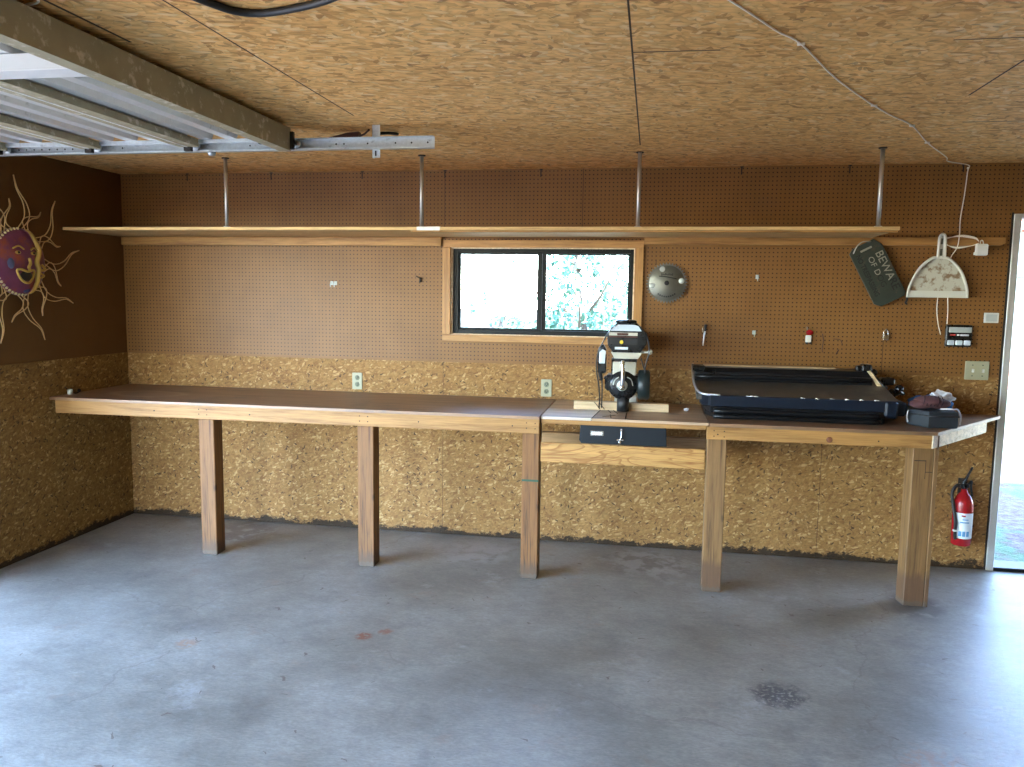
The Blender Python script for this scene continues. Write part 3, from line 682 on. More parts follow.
# ------------------------------------------------------------------ things on the bench, right
tn = thing('folded_cover', 'long folded black panel cover lying on the right half of the workbench', 'cover', (4.5, -.38, TZ))
def slab(z0, z1, x0, x1, y0, y1, m, name, par, chamf=.05, bev=.006, tilt=0.0):
    b = MB(); b.prism([(x0 + chamf, y0), (x1, y0), (x1 + .02, y0 + .03), (x1 + .02, y1 - .02), (x1, y1), (x0, y1), (x0 - .004, y0 + .15)], z0, z1, 'Z', bev=bev)
    if tilt:
        for v in b.bm.verts: v.co.z += (v.co.y - y0) * tilt
    return b.build(name, m, par)
slab(TZ + .003, TZ + .030, 4.03, 4.96, -.60, -.20, M['tonneau'], 'bottom_panel', tn)
slab(TZ + .032, TZ + .068, 4.02, 5.03, -.585, -.20, M['tonneau'], 'lower_panel', tn, chamf=.03, tilt=.05)
fr_ = slab(TZ + .070, TZ + .130, 4.00, 5.02, -.590, -.557, M['tonnblue'], 'front_channel', tn, chamf=.05, bev=.004)
for zz, rr_ in ((TZ + .014, .013), (TZ + .045, .014)):
    MB().tube([(4.065, -.606, zz), (4.4, -.608, zz + .002), (4.7, -.606, zz - .001), (4.94, -.604, zz)], rr_, 10).build('rolled_edge', M['tonneau'], tn)
b = MB(); b.prism([(-.556, TZ + .100), (-.556, TZ + .128), (-.12, TZ + .205), (-.12, TZ + .178)], 3.972, 5.05, 'X', bev=.004); tp = b.build('top_panel', M['tonntop'], tn)
b = MB()   # bright edge of the left end
b.tube([(3.968, -.10, TZ + .26), (3.962, -.25, TZ + .215), (3.968, -.42, TZ + .165), (4.00, -.55, TZ + .136), (4.10, -.585, TZ + .132)], .007, 8); b.build('edge_trim', M['galv'], tn)
b = MB(); b.prism([(-.26, TZ + .172), (-.26, TZ + .232), (-.23, TZ + .258), (-.10, TZ + .262), (-.07, TZ + .24), (-.07, TZ + .186)], 3.972, 4.985, 'X', bev=.006); bp_ = b.build('folded_panel', M['tonneau'], tn)
b = MB(); b.box(4.03, 4.80, -.17, -.10, TZ + .262, TZ + .267, .001); b.build('dusty_strip', M['fencew'], bp_)
b = MB(); b.tube([(3.975, -.265, TZ + .205), (4.45, -.268, TZ + .208), (4.98, -.265, TZ + .21)], .016, 10); b.build('seal_roll', M['tonneau'], bp_)
b = MB(); b.box(3.962, 4.035, -.265, -.20, TZ + .235, TZ + .268, .006); b.build('corner_block', M['blackp'], bp_)
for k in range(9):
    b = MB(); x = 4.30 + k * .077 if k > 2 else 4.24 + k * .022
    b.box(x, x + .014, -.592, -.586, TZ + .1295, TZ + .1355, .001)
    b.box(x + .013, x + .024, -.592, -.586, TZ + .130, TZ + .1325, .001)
    b.build('rivet_glint', M['white'], fr_)  # plain white boxes stand in for small highlights along the edge
# hinge arm at the right end
b = MB(); b.tube([(4.945, -.20, TZ + .285), (5.00, -.24, TZ + .23), (5.06, -.28, TZ + .165)], .010, 8)
b.box(4.93, 4.985, -.24, -.16, TZ + .255, TZ + .30, .008); b.box(4.90, 4.925, -.23, -.19, TZ + .26, TZ + .292, .006)
b.sph((5.005, -.19, TZ + .25), .022, n=10); b.sph((5.075, -.22, TZ + .205), .026, n=10); b.box(5.035, 5.115, -.25, -.17, TZ + .185, TZ + .225, .01); b.sph((5.13, -.27, TZ + .165), .026, n=10); b.sph((5.085, -.29, TZ + .15), .02, n=10)
b.tube([(5.02, -.30, TZ + .15), (5.08, -.33, TZ + .135), (5.12, -.31, TZ + .15), (5.15, -.28, TZ + .14)], .012, 8)
hg = b.build('hinge_arm', M['blackp'], tn)
b = MB(); b.prism([(4.952, TZ + .262), (4.968, TZ + .268), (5.045, TZ + .165), (5.025, TZ + .158)], -.268, -.258, 'Y', bev=.001); b.build('link_plate', M['fencew'], hg)
b = MB(); b.box(5.035, 5.095, -.56, -.30, TZ + .045, TZ + .122, .012); b.box(4.97, 5.04, -.60, -.50, TZ + .04, TZ + .13, .012); b.build('latch_block', M['tonnblue'], tn)

cs = thing('carrying_case', 'small dark blue-grey zip case at the right end of the workbench', 'case', (5.23, -.55, TZ))
b = MB(); b.prism([(5.105, -.545), (5.175, -.660), (5.325, -.645), (5.338, -.50), (5.30, -.42), (5.13, -.42)], TZ + .0005, TZ + .092, 'Z', bev=.014); b.build('case_body', M['case'], cs)
b = MB(); b.tube([(5.10, -.545, TZ + .066), (5.173, -.663, TZ + .066), (5.327, -.649, TZ + .066), (5.341, -.50, TZ + .066)], .0045, 6, smooth=False); b.build('zip', M['rubber'], cs)
b = MB(); b.tube([(5.10, -.56, TZ + .085), (5.092, -.57, TZ + .05), (5.10, -.565, TZ + .02)], .0035, 8); b.build('white_tab', M['whitecloth'], cs)
def lump(name, mat, c, r, sc, seed, amp=.25, fr=3.0, par=None):
    from mathutils import noise
    b = MB(); bmesh.ops.create_icosphere(b.bm, subdivisions=4, radius=1.0)
    for v in b.bm.verts:
        d_ = 1 + amp * noise.noise(v.co * fr + Vector((seed, seed * 2, 0)))
        p = v.co * d_ * r; v.co = Vector((c[0] + p.x * sc[0], c[1] + p.y * sc[1], c[2] + p.z * sc[2]))
    for f in b.bm.faces: f.smooth = True
    return b.build(name, mat, par, loc=c if par is None else None)
zt = TZ + .092
gv = thing('quilted_glove', 'maroon quilted cloth bundle resting on top of the small case', 'cloth', (5.20, -.55, zt))
b = MB(); n = 26
for i, (xx, yy, rr_, zz) in enumerate(((5.165, -.56, .050, zt + .027), (5.205, -.55, .064, zt + .040), (5.245, -.55, .056, zt + .032))):
    b.sph((xx, yy, zz), rr_, (1.25, 1.0, .52), 20)
b.build('folded_cloth', M['maroon'], gv)
b = MB()
for k in range(6): b.tube([(5.155 + k * .019, -.612 + abs(k - 2) * .003, zt + .020), (5.165 + k * .019, -.604, zt + .050), (5.175 + k * .017, -.57, zt + .072)], .0028, 6)
b.build('stitching', paint('dark_stitching', (.035, .015, .02), .9), gv)
wc = lump('rag', M['whitecloth'], (5.300, -.440, zt + .052), .045, (1.2, .7, .75), 3, .7, 2.4)
tag(wc, 'crumpled white rag behind the maroon bundle on the small case', 'rag')
b = MB(); b.tube([(5.25, -.60, zt + .008), (5.28, -.63, zt + .012), (5.31, -.62, zt + .01), (5.335, -.60, zt + .006), (5.352, -.60, zt - .03), (5.350, -.60, zt - .075)], .0042, 7)
tag(b.build('cord_end', M['whitecloth'], loc=(5.3, -.6, zt)), 'short white cord hanging over the right end of the small case', 'cord')
bc = lump('blue_cloth', M['bluecloth'], (5.30, -.27, TZ + .075), .085, (1.3, .75, .70), 8, .45, 2.0)
tag(bc, 'bright blue cloth heaped between the black cover and the case', 'cloth')
tag(lump('paper_scrap', M['whitecloth'], (3.927, -.327, TZ + .008), .012, (1.2, 1, .8), 5, .6, 2), 'tiny white scrap on the bench just left of the black cover', 'scrap')

# bits at the far left end of the bench
kn = thing('cup_fitting', 'pale cup-like fitting on the bench against the left wall', 'fitting', (.035, -.64, TZ))
b = MB(); b.lathe([(.013, 0), (.016, .01), (.017, .028), (.012, .034), (.010, .014), (.001, .012)], (.035, -.64, TZ), 16); b.build('cup', M['offwhite'], kn)
b = MB(); b.tube([(.02, -.64, TZ + .03), (.01, -.65, TZ + .045), (.03, -.665, TZ + .04)], .003, 6); b.build('hook', M['dkplate'], kn)
b = MB(); b.sph((.05, -.575, TZ + .018), .012); b.tube([(.05, -.575, TZ + .01), (.045, -.59, TZ + .004), (.03, -.60, TZ + .004)], .004, 6)
tag(b.build('wing_bolt', M['dkplate'], loc=(.05, -.575, TZ)), 'small black bolt lying beside the pale fitting at bench left', 'bolt')
b = MB(); b.tube([(-.0+.09, -.63, TZ + .004), (.14, -.625, TZ + .004)], .004, 6, smooth=False)
# ------------------------------------------------------------------ shelf, ledgers, hanger pipes
sh = thing('wall_shelf', 'long narrow plywood shelf hung above the window on pipes', 'shelf', (2.5, -.3, 2.006))
MB().box(.004, 4.985, -.600, -.042, 2.006, 2.024, .001).build('shelf_board', M['shelfw'], sh)
MB().box(2.30, 4.980, -.590, -.560, 1.994, 2.0055, .001).build('edge_strip', M['pine'], sh)
b = MB(); b.box(2.335, 2.475, -.602, -.6005, 2.004, 2.022); b.box(2.335, 2.475, -.602, -.55, 2.0245, 2.026)
b.build('splice_plate', M['galv'], sh)
tag(MB().box(.01, 2.334, -.041, -.0005, 1.948, 2.005, .002).build('ledger_board', M['pine'], loc=(1.2, -.02, 1.95)), 'pine ledger under the shelf left of the window', 'board')
b = MB(); b.prism([(3.645, 1.962), (5.700, 1.962), (5.722, 1.975), (5.722, 2.008), (3.645, 2.008)], -.041, -.0005, 'Y'); tag(b.build('ledger_board', M['pine'], loc=(4.7, -.02, 1.96)), 'pine ledger running from the window to near the doorway', 'board')
pl = ['leftmost of the four hanger pipes, near the end of the garage door', 'hanger pipe just left of the window, at the shelf splice plate',
      'hanger pipe above the right side of the window', 'rightmost hanger pipe, above the hanging green sign']
hp = None
for k, (x, y, dx) in enumerate(((1.12, -.575, .0), (2.352, -.556, .0), (3.612, -.545, .0), (4.885, -.56, .0))):
    if hp is None:
        hp = thing('hanger_pipe', pl[0], 'pipe', (x, y, 2.0255), group='steel pipes the shelf hangs from')
        MB().cyl((0, 0, .004), (0, 0, H - 2.0255 - .004), .0115, n=14).build('pipe', M['pipe'], hp, local=True)
        MB().cyl((0, 0, 0), (0, 0, .004), .020, n=14).build('flange', M['galv'], hp, local=True)
        MB().cyl((0, 0, H - 2.0255 - .005), (0, 0, H - 2.0255), .022, n=14).build('flange', M['dkplate'], hp, local=True)
    else: dup(hp, (x, y, 2.0255), pl[k])
# dark clips where wall meets ceiling
cl0 = None
for k, (x, wh) in enumerate(((.507, 'left corner'), (1.129, 'first pipe'), (1.778, 'door track end'), (2.345, 'window left edge'), (2.978, 'window middle'), (4.22, 'saw blade'), (4.848, 'green sign'), (5.479, 'white wire'))):
    lb = 'small dark clip at the wall top above the ' + wh if wh not in ('first pipe', 'door track end', 'white wire') else {'first pipe': 'small dark clip at the wall top behind the leftmost pipe', 'door track end': 'small dark clip at the wall top below the track hanger strap', 'white wire': 'small dark clip at the wall top beside the pale wire'}[wh]
    if cl0 is None:
        b = MB(); b.box(-.0035, .0035, -.004, .0, -.050, 0, .001); b.box(-.009, .012, -.005, 0, -.008, 0, .001)
        cl0 = tag(b.build('ceiling_clip', M['dkplate'], loc=(x, .003, H), local=True), lb, 'clip', 'dark clips along the top of the back wall')
    else:
        c_ = cl0.copy(); COL.objects.link(c_); c_.location = (x, .003, H - .0005); c_['label'] = lb

# ------------------------------------------------------------------ things on the wall
# circular saw blade
b = MB(); Nt = 40; pts = []
for k in range(Nt):
    a = 2 * PI * k / Nt
    pts += [(.118 * math.cos(a), .118 * math.sin(a)), (.1275 * math.cos(a + .02), .1275 * math.sin(a + .02)), (.1265 * math.cos(a + .075), .1265 * math.sin(a + .075)), (.116 * math.cos(a + .10), .116 * math.sin(a + .10))]
bl = thing('circular_saw_blade', 'round toothed steel saw blade on the pegboard right of the window', 'saw blade', (3.792, -.014, 1.724))
b.prism(pts, -.003, 0, 'Y'); b.build('tooth_ring', paint('dark_steel', (.20, .20, .19), .35, 1.0), bl, local=True)
b = MB(); b.lathe([(.001, -.0045), (.108, -.0045), (.110, -.003)], (0, 0, 0), 40, 'Y'); ds = b.build('disc', paint('brushed_steel', (.20, .20, .17), .42, .9, .35, 14), bl, local=True)
b = MB(); b.lathe([(.001, -.006), (.014, -.006), (.015, -.0045)], (0, 0, 0), 20, 'Y'); b.build('arbor_hole', M['rubber'], ds, local=True)
b = MB()
b.tube([(-.05, -.005, .042), (0, -.005, .038), (.06, -.005, .026)], .003, 6)
for k in range(10): b.box(-.035 + k * .0075, -.030 + k * .0075, -.0055, -.0045, .050 - abs(k - 4) * .0009, .061 - (k % 3) * .002)
for k in range(9):
    a = -2.2 + k * .16; b.box(.085 * math.cos(a) - .004, .085 * math.cos(a) + .004, -.0055, -.0045, .085 * math.sin(a) - .005, .085 * math.sin(a) + .004)
b.build('printing', M['rubber'], ds, local=True)['kind'] = 'stuff'
for a in (.15, 3.35, 1.9):
    b = MB(); b.lathe([(.001, -.0056), (.017, -.0056), (.018, -.0045)], (.092 * math.cos(a), 0, .092 * math.sin(a)), 16, 'Y')
    b.build('bright_mark', M['greyplate'], ds, local=True)
b = MB(); b.tube([(0, 0, .0), (0, -.012, .0), (-.0, -.016, .012)], .0022, 6)
b.bm.verts.ensure_lookup_table(); b.build('peg_nail', M['dkplate'], bl, local=True)
tag(MB().box(-.002, .002, -.004, .004, -.012, .018).build('nail', M['dkplate'], loc=(3.722, 0, 1.848), local=True), 'thin dark nail standing at the upper left rim of the saw blade', 'nail')

# dustpan: white plastic, handle up
dp = thing('dustpan', 'dirty white plastic dustpan hanging handle up near the doorway', 'dustpan', (5.37, -.060, 1.655))
outer = [(-.172, .0), (-.168, .05), (-.150, .10), (-.122, .16), (-.090, .20), (-.050, .232), (-.028, .238), (.030, .238), (.055, .230), (.095, .195), (.128, .15), (.150, .10), (.165, .05), (.168, .0)]
outer = [(x * .96 - .004, z * .98) for x, z in outer]
b = MB(); b.prism(outer, .012, .026, 'Y', bev=.003); b.build('pan', M['dustdirt'], dp, local=True)
b = MB(); rim = [Vector((x, -.004, z)) for x, z in outer]
b.tube([tuple(v) for v in rim], .0085, 8); b.build('rim', M['dustp'], dp, local=True)
b = MB(); b.prism([(-.169, 0), (.157, 0), (.154, .040), (-.163, .040)], -.008, .012, 'Y', bev=.003); b.build('lip', M['dustp'], dp, local=True)
b = MB(); b.tube([(-.018, -.006, .235), (-.017, -.008, .30), (-.013, -.008, .355), (.001, -.008, .368), (.015, -.008, .355), (.018, -.008, .30), (.020, -.006, .235)], .0085, 8)
b.prism([(-.016, .232), (.018, .232), (.014, .362), (-.012, .362)], 0, .012, 'Y', bev=.002); hd = b.build('handle', M['dustp'], dp, local=True)
M['slotd'] = paint('slot_dark', (.16, .17, .13), .8)
for za, zb_ in ((.312, .346), (.245, .285)): MB().box(-.006, .007, -.002, -.0005, za, zb_, .0005).build('handle_slot', M['slotd'], hd, local=True)  # slots drawn as darker boxes on the handle
b = MB(); b.tube([(5.205, -.035, 1.66), (5.206, -.04, 1.64), (5.200, -.038, 1.622), (5.209, -.036, 1.615)], .006, 7)
tag(b.build('strap', M['rubber'], loc=(5.205, -.035, 1.64)), 'short black strap at the lower left corner of the dustpan', 'strap')

# hanging sign with stencilled words
sg = thing('metal_sign', 'dark green metal sign hanging crookedly from the right ledger', 'sign', (5.026, -.052, 1.798), (0, math.radians(-28), 0))
SW, SH = .188, .385
b = MB(); b.prism([(-SW / 2, -SH / 2 + .03), (-SW / 2 + .03, -SH / 2), (SW / 2 - .015, -SH / 2), (SW / 2, -SH / 2 + .02), (SW / 2, SH / 2 - .05), (SW / 2 - .03, SH / 2), (-SW / 2 + .03, SH / 2), (-SW / 2, SH / 2 - .02)], -.008, .012, 'Y', bev=.004)
pb = b.build('sign_plate', M['greenm'], sg, local=True)
def tm_(x, z, w=1.0):   # text running down the plate
    return Matrix.Translation((x, -.0085, z)) @ Matrix.Rotation(PI / 2, 4, 'Y') @ Matrix.Rotation(PI / 2, 4, 'X') @ Matrix.Diagonal((w, 1, 1, 1))
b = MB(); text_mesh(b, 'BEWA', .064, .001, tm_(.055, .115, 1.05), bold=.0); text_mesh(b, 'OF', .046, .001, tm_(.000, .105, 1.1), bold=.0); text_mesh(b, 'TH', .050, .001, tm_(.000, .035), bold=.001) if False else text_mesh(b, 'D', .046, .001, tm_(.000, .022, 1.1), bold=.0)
b.build('glint_lettering', M['greenlite'], sg, local=True)  # glints on the upper letters are put into this paler colour
b = MB(); text_mesh(b, 'RE', .064, .001, tm_(.055, -.065, 1.0), bold=.001); text_mesh(b, 'OG', .046, .001, tm_(.000, -.015, 1.1), bold=.0); text_mesh(b, 'NO TRESPASSING', .040, .001, tm_(-.058, .145, .86), bold=.001)
b.build('dark_lettering', M['greendark'], sg, local=True)
b = MB(); b.box(-.035, .035, -.011, -.008, .150, .162, .002); b.build('slot', M['greenlite'], sg, local=True)
b = MB(); b.tube([(-.075, -.006, .165), (-.04, -.014, .195), (.0, -.012, .205), (.045, -.006, .185)], .0035, 7); b.build('hanging_wire', M['alu'], sg, local=True)

# white wire along the ceiling then down the wall
b = MB(); zc_ = H - .004
b.tube([(3.60, -3.2, zc_), (3.78, -3.02, zc_), (3.936, -2.776, zc_), (4.05, -2.58, zc_), (4.144, -2.441, zc_), (4.33, -2.03, zc_), (4.531, -1.655, zc_), (4.585, -1.562, zc_), (4.70, -1.37, zc_), (4.859, -1.135, zc_), (5.06, -.70, zc_), (5.297, -.256, zc_), (5.36, -.10, zc_), (5.50, -.008, H - .012), (5.500, -.006, H - .05), (5.492, -.006, 2.25), (5.480, -.006, 2.12), (5.468, -.046, 2.02), (5.46, -.046, 1.95), (5.445, -.008, 1.90), (5.44, -.006, 1.86)], .0032, 6)
for p in ((4.144, -2.441), (4.585, -1.562), (4.859, -1.135), (5.06, -.70)): b.box(p[0] - .012, p[0] + .012, p[1] - .004, p[1] + .004, H - .008, H, .001)
b.sph((5.50, -.010, H - .03), .007, n=8)
tag(b.build('ceiling_wire', M['wirew'], loc=(4.5, -1.6, H - .004)), 'pale thin wire stapled across the ceiling and down to the dustpan', 'wire')
b = MB()
for k in range(3):
    o_ = k * .004
    b.tube([(5.39, -.048, 2.005 - o_), (5.47, -.054, 2.012 + o_), (5.55, -.052, 2.000 + o_), (5.575, -.048, 1.985)], .0022, 6)
    b.tube([(5.39, -.048, 1.965 + o_), (5.45, -.054, 1.952 - o_), (5.53, -.052, 1.958), (5.575, -.048, 1.975)], .0022, 6)
tag(b.build('wire_coil', M['wirew'], loc=(5.48, -.05, 1.98)), 'loose loops of pale wire between the dustpan handle and white box', 'wire')
b = MB(); b.tube([(5.385, -.012, 1.66), (5.386, -.010, 1.58), (5.398, -.010, 1.50), (5.418, -.006, 1.435)], .0026, 6)
tag(b.build('loose_wire', M['wirew'], loc=(5.37, -.01, 1.6)), 'left of two thin wires hanging out below the dustpan', 'wire')
b = MB(); b.tube([(5.440, -.012, 1.66), (5.447, -.010, 1.58), (5.448, -.010, 1.50)], .0026, 6)
tag(b.build('loose_wire', M['wirew'], loc=(5.42, -.01, 1.6)), 'right of two thin wires, running down into the button panel', 'wire')
wx = thing('white_box', 'small white box hanging on the right ledger beside the dustpan', 'box', (5.585, -.06, 1.90))
b = MB(); b.box(5.556, 5.620, -.076, -.044, 1.903, 1.970, .006); b.box(5.549, 5.557, -.07, -.05, 1.905, 1.922, .002); b.build('housing', M['offwhite'], wx)
b = MB(); b.tube([(5.578, -.06, 1.968), (5.582, -.058, 1.988), (5.592, -.058, 1.988), (5.597, -.06, 1.968)], .003, 6); b.build('hanging_loop', M['offwhite'], wx)

# door opener panel
op = thing('button_panel', 'black and white door opener button panel below the dustpan', 'control panel', (5.515, -.01, 1.43))
b = MB(); b.box(-.074, .074, -.018, .012, -.066, .066, .014, seg=3); b.build('case', M['blackp'], op, local=True)
b = MB(); b.box(-.060, .066, -.022, -.017, .020, .052, .004, seg=2); b.build('top_panel', M['greyplate'], op, local=True)
for k in range(3): MB().box(-.064 + k * .045, -.026 + k * .045, -.022, -.017, -.055, -.026, .003).build('button', M['bluewhite'], op, local=True)
b = MB(); b.box(-.052, -.022, -.0195, -.0175, .002, .010); b.build('red_print', M['labelred'], op, local=True)
b = MB(); b.box(-.014, .000, -.0195, -.0175, .002, .009); b.box(.005, .052, -.0195, -.0175, .000, .010); b.build('pale_print', M['label'], op, local=True)

# electrical
def outlet(x, z, label):
    o = thing('outlet', label, 'outlet', (x, -.001, z), group='duplex outlets above the workbench')
    b = MB(); b.box(-.036, .036, -.008, 0, -.057, .057, .003); b.build('cover_plate', M['ivory'], o, local=True)
    for s in (-1, 1):
        b = MB(); b.lathe([(.001, -.011), (.015, -.011), (.017, -.008)], (0, 0, s * .023), 18, 'Y'); r = b.build('receptacle', paint('receptacle', (.22, .24, .16), .5), o, local=True)
        for xx in (-.0065, .0065): MB().box(xx - .0016, xx + .0016, -.0118, -.011, s * .023 - .002, s * .023 + .008).build('slot', M['rubber'], r, local=True)
        MB().cyl((0, -.0118, s * .023 - .008), (0, -.011, s * .023 - .008), .003, n=8).build('slot', M['rubber'], r, local=True)
    return o
o1 = outlet(1.736, 1.036, 'ivory duplex outlet above the bench left of the window')
dup(o1, (3.040, -.001, 1.032), 'ivory duplex outlet above the bench just left of the saw')
sw = thing('switch_plate', 'ivory double plate by the doorway at the OSB edge', 'switch', (5.633, -.002, 1.225))
b = MB(); b.box(-.066, .066, -.010, .0, -.056, .056, .003); b.build('cover_plate', M['ivory'], sw, local=True)
for xx in (-.024, .032): MB().box(xx - .006, xx + .006, -.020, -.010, -.012, .010, .002).build('toggle', M['offwhite'], sw, local=True)
for x in (-.026, .030):
    for z in (-.032, .032): MB().cyl((x, -.0115, z), (x, -.010, z), .004, n=8).build('screw', M['ivdark'], sw, local=True)
pt = thing('blank_plate', 'small grey blank metal plate beside the doorway', 'wall plate', (5.692, .002, 1.540))
b = MB(); b.box(-.040, .040, -.008, .002, -.030, .030, .002); b.build('plate', M['offwhite'], pt, local=True)
b = MB(); b.box(-.030, .030, -.0095, -.008, -.021, .021, .001); b.build('centre', M['greyplate'], pt, local=True)

# padlocks, hooks, little tools
def padlock(x, z, name, label, body, loc_y=-.012):
    o = thing(name, label, 'padlock', (x, loc_y, z))
    b = MB(); b.box(-.018, .018, -.010, .010, -.040, -.005, .004, seg=2); b.build('lock_body', body, o, local=True)
    b = MB(); b.tube([(-.012, 0, -.006), (-.012, 0, .012), (0, 0, .024), (.012, 0, .012), (.012, 0, -.006)], .0032, 7); b.build('shackle', M['steel'], o, local=True)
    b = MB(); b.tube([(0, .012, .024), (0, -.008, .022), (0, -.012, .032)], .002, 6); b.build('peg_hook', M['dkplate'], o, local=True)
    return o
padlock(5.108, 1.434, 'padlock', 'small silver padlock hanging below the green sign', M['steel'])
rt = thing('red_tag', 'small red and white keyring tag on the pegboard above the cover', 'keyring', (4.663, -.01, 1.42))
b = MB(); b.sph((.004, 0, .012), .020, (1.1, .5, .85), 14); b.build('red_cap', M['red'], rt, local=True)
b = MB(); b.box(-.018, .016, -.009, .007, -.050, -.006, .004); b.build('white_body', M['offwhite'], rt, local=True)
for xx in (-.010, .012): MB().sph((xx, -.001, -.053), .008).build('dark_foot', M['rubber'], rt, local=True)
b = MB(); b.tube([(-.014, .010, .05), (-.014, -.006, .045), (-.010, -.004, .022)], .0028, 6); b.build('hook', M['steel'], rt, local=True)
sd = thing('screwdriver', 'small black handled screwdriver hanging right of the saw', 'screwdriver', (4.036, -.012, 1.42))
b = MB(); b.tube([(.006, 0, .048), (.005, 0, .030), (.003, 0, .006)], lambda u: .009 if u < .6 else .0065, 10); b.build('handle', M['rubber'], sd, local=True)
b = MB(); b.tube([(.003, 0, .008), (-.002, -.001, -.035), (-.006, -.001, -.085)], lambda u: .0062 - .002 * u, 8); b.build('shaft', M['alu'], sd, local=True)
b = MB(); b.tube([(-.012, .014, .03), (-.012, -.006, .03), (-.010, -.010, .008), (.0, -.012, .0)], .0028, 6); b.build('clip', M['steel'], sd, local=True)
def hook(x, z, label, mat=None, n=1):
    mat = M['greyplate']; o = thing('peg_hook', label, 'hook', (x, 0, z), group='little metal hooks on the pegboard')
    b = MB(); b.box(-.010, .010, -.004, .004, -.010, .016, .002)
    b.build('hook_plate', mat or M['steel'], o, local=True)
    b = MB(); b.tube([(0, -.003, .008), (0, -.022, .004), (0, -.028, -.012), (0, -.022, -.022)], .003, 7); b.build('prong', mat or M['steel'], o, local=True)
    return o
hk = hook(4.342, 1.765, 'bright metal hook on bare pegboard, upper right of the saw blade')
dup(hk, (4.338, 0, 1.421), 'bright metal hook low on the pegboard above the black cover')
dup(hk, (1.558, 0, 1.695), 'left one of the twin bright hooks on the left pegboard')
dup(hk, (1.584, 0, 1.695), 'right one of the twin bright hooks on the left pegboard')
b = MB(); b.tube([(-.03, -.004, .018), (-.01, -.008, .006), (.004, -.012, .0)], .003, 6); b.box(-.004, .008, -.014, .004, -.022, .004, .002); b.tube([(.002, -.016, -.02), (.002, -.024, -.03)], .003, 6)
tag(b.build('dark_hook', M['dkplate'], loc=(2.18, 0, 1.735), local=True), 'small dark hook just left of the window casing', 'hook')
b = MB(); b.tube([(4.745, -.002, 1.425), (4.752, -.002, 1.385), (4.748, -.002, 1.34), (4.75, -.002, 1.31)], .003, 6); b.tube([(4.81, -.002, 1.395), (4.85, -.002, 1.39), (4.865, -.002, 1.36)], .0025, 6); b.tube([(4.83, -.002, 1.30), (4.845, -.002, 1.33)], .004, 6)
tag(b.build('crack_bits', M['darkred'], loc=(4.8, 0, 1.37)), 'broken dark edges in the pegboard above the cover', 'damage')

# fire extinguisher
fe = thing('fire_extinguisher', 'red fire extinguisher hung low on the OSB beside the doorway', 'fire extinguisher', (5.594, -.068, .172))
fe.scale = (1, 1, 1.2)
b = MB(); b.lathe([(.050, 0), (.056, .006), (.056, .205), (.052, .225), (.038, .252), (.020, .268), (.017, .285), (.001, .285)], (0, 0, 0), 32); b.build('cylinder', M['red'], fe, local=True)
b = MB(); n = 24; prev = None
for k in range(n + 1):
    a = -PI * .86 + (PI * .70) * k / n; p0 = b.bm.verts.new((.0568 * math.cos(a), .0568 * math.sin(a), .040)); p1 = b.bm.verts.new((.0568 * math.cos(a), .0568 * math.sin(a), .170))
    if prev: f = b.bm.faces.new((prev[0], p0, p1, prev[1])); f.smooth = True
    prev = (p0, p1)
lb_ = b.build('label', M['label'], fe, local=True)
b = MB(); lr = .0572
def lab(a0, a1, z0, z1, B_):
    pr = None
    for k in range(7):
        a = a0 + (a1 - a0) * k / 6; q0 = B_.bm.verts.new((lr * math.cos(a), lr * math.sin(a), z0)); q1 = B_.bm.verts.new((lr * math.cos(a), lr * math.sin(a), z1))
        if pr: B_.bm.faces.new((pr[0], q0, q1, pr[1]))
        pr = (q0, q1)
for k in range(3): lab(-2.2 + k * .38, -1.9 + k * .38, .052, .078, b)
b.build('blue_print', M['labelblue'], lb_, local=True)
b = MB(); lab(-2.1, -1.2, .120, .126, b)
b.build('blue_print', M['labelblue'], lb_, local=True)
b = MB(); lab(-1.9, -1.3, .135, .140, b)
b.build('blue_print', M['labelblue'], lb_, local=True)
b = MB(); lab(-2.0, -1.6, .152, .160, b); b.build('red_print', M['labelred'], lb_, local=True)
b = MB(); b.cyl((0, 0, .282), (0, 0, .305), .016, n=14); b.box(-.030, .022, -.014, .014, .292, .312, .004); vb = b.build('valve', M['blackp'], fe, local=True)
b = MB(); b.tube([(-.012, 0, .305), (.008, -.004, .345), (.034, -.004, .398)], lambda u: .009 - .003 * u, 8); b.tube([(.015, 0, .302), (.036, 0, .325), (.036, 0, .29), (.046, 0, .25)], .006, 8); b.build('lever', M['blackp'], fe, local=True)
b = MB(); b.tube([(-.02, 0, .302), (-.052, -.01, .298), (-.072, -.015, .262), (-.066, -.03, .20), (-.054, -.045, .13), (-.050, -.044, .06), (-.047, -.042, .035)], .0095, 10); hs_ = b.build('hose', M['rubber'], fe, local=True)
b = MB(); b.cyl((-.034, 0, .302), (-.024, 0, .301), .010, n=12); b.build('collar', M['alu'], hs_, local=True)
b = MB(); b.box(-.064, -.040, -.058, -.040, .075, .084, .002); b.build('hose_clip', M['offwhite'], hs_, local=True)
b = MB(); b.box(-.015, .015, .0, .066, .20, .33, .002); b.build('wall_bracket', M['rubber'], fe, local=True)

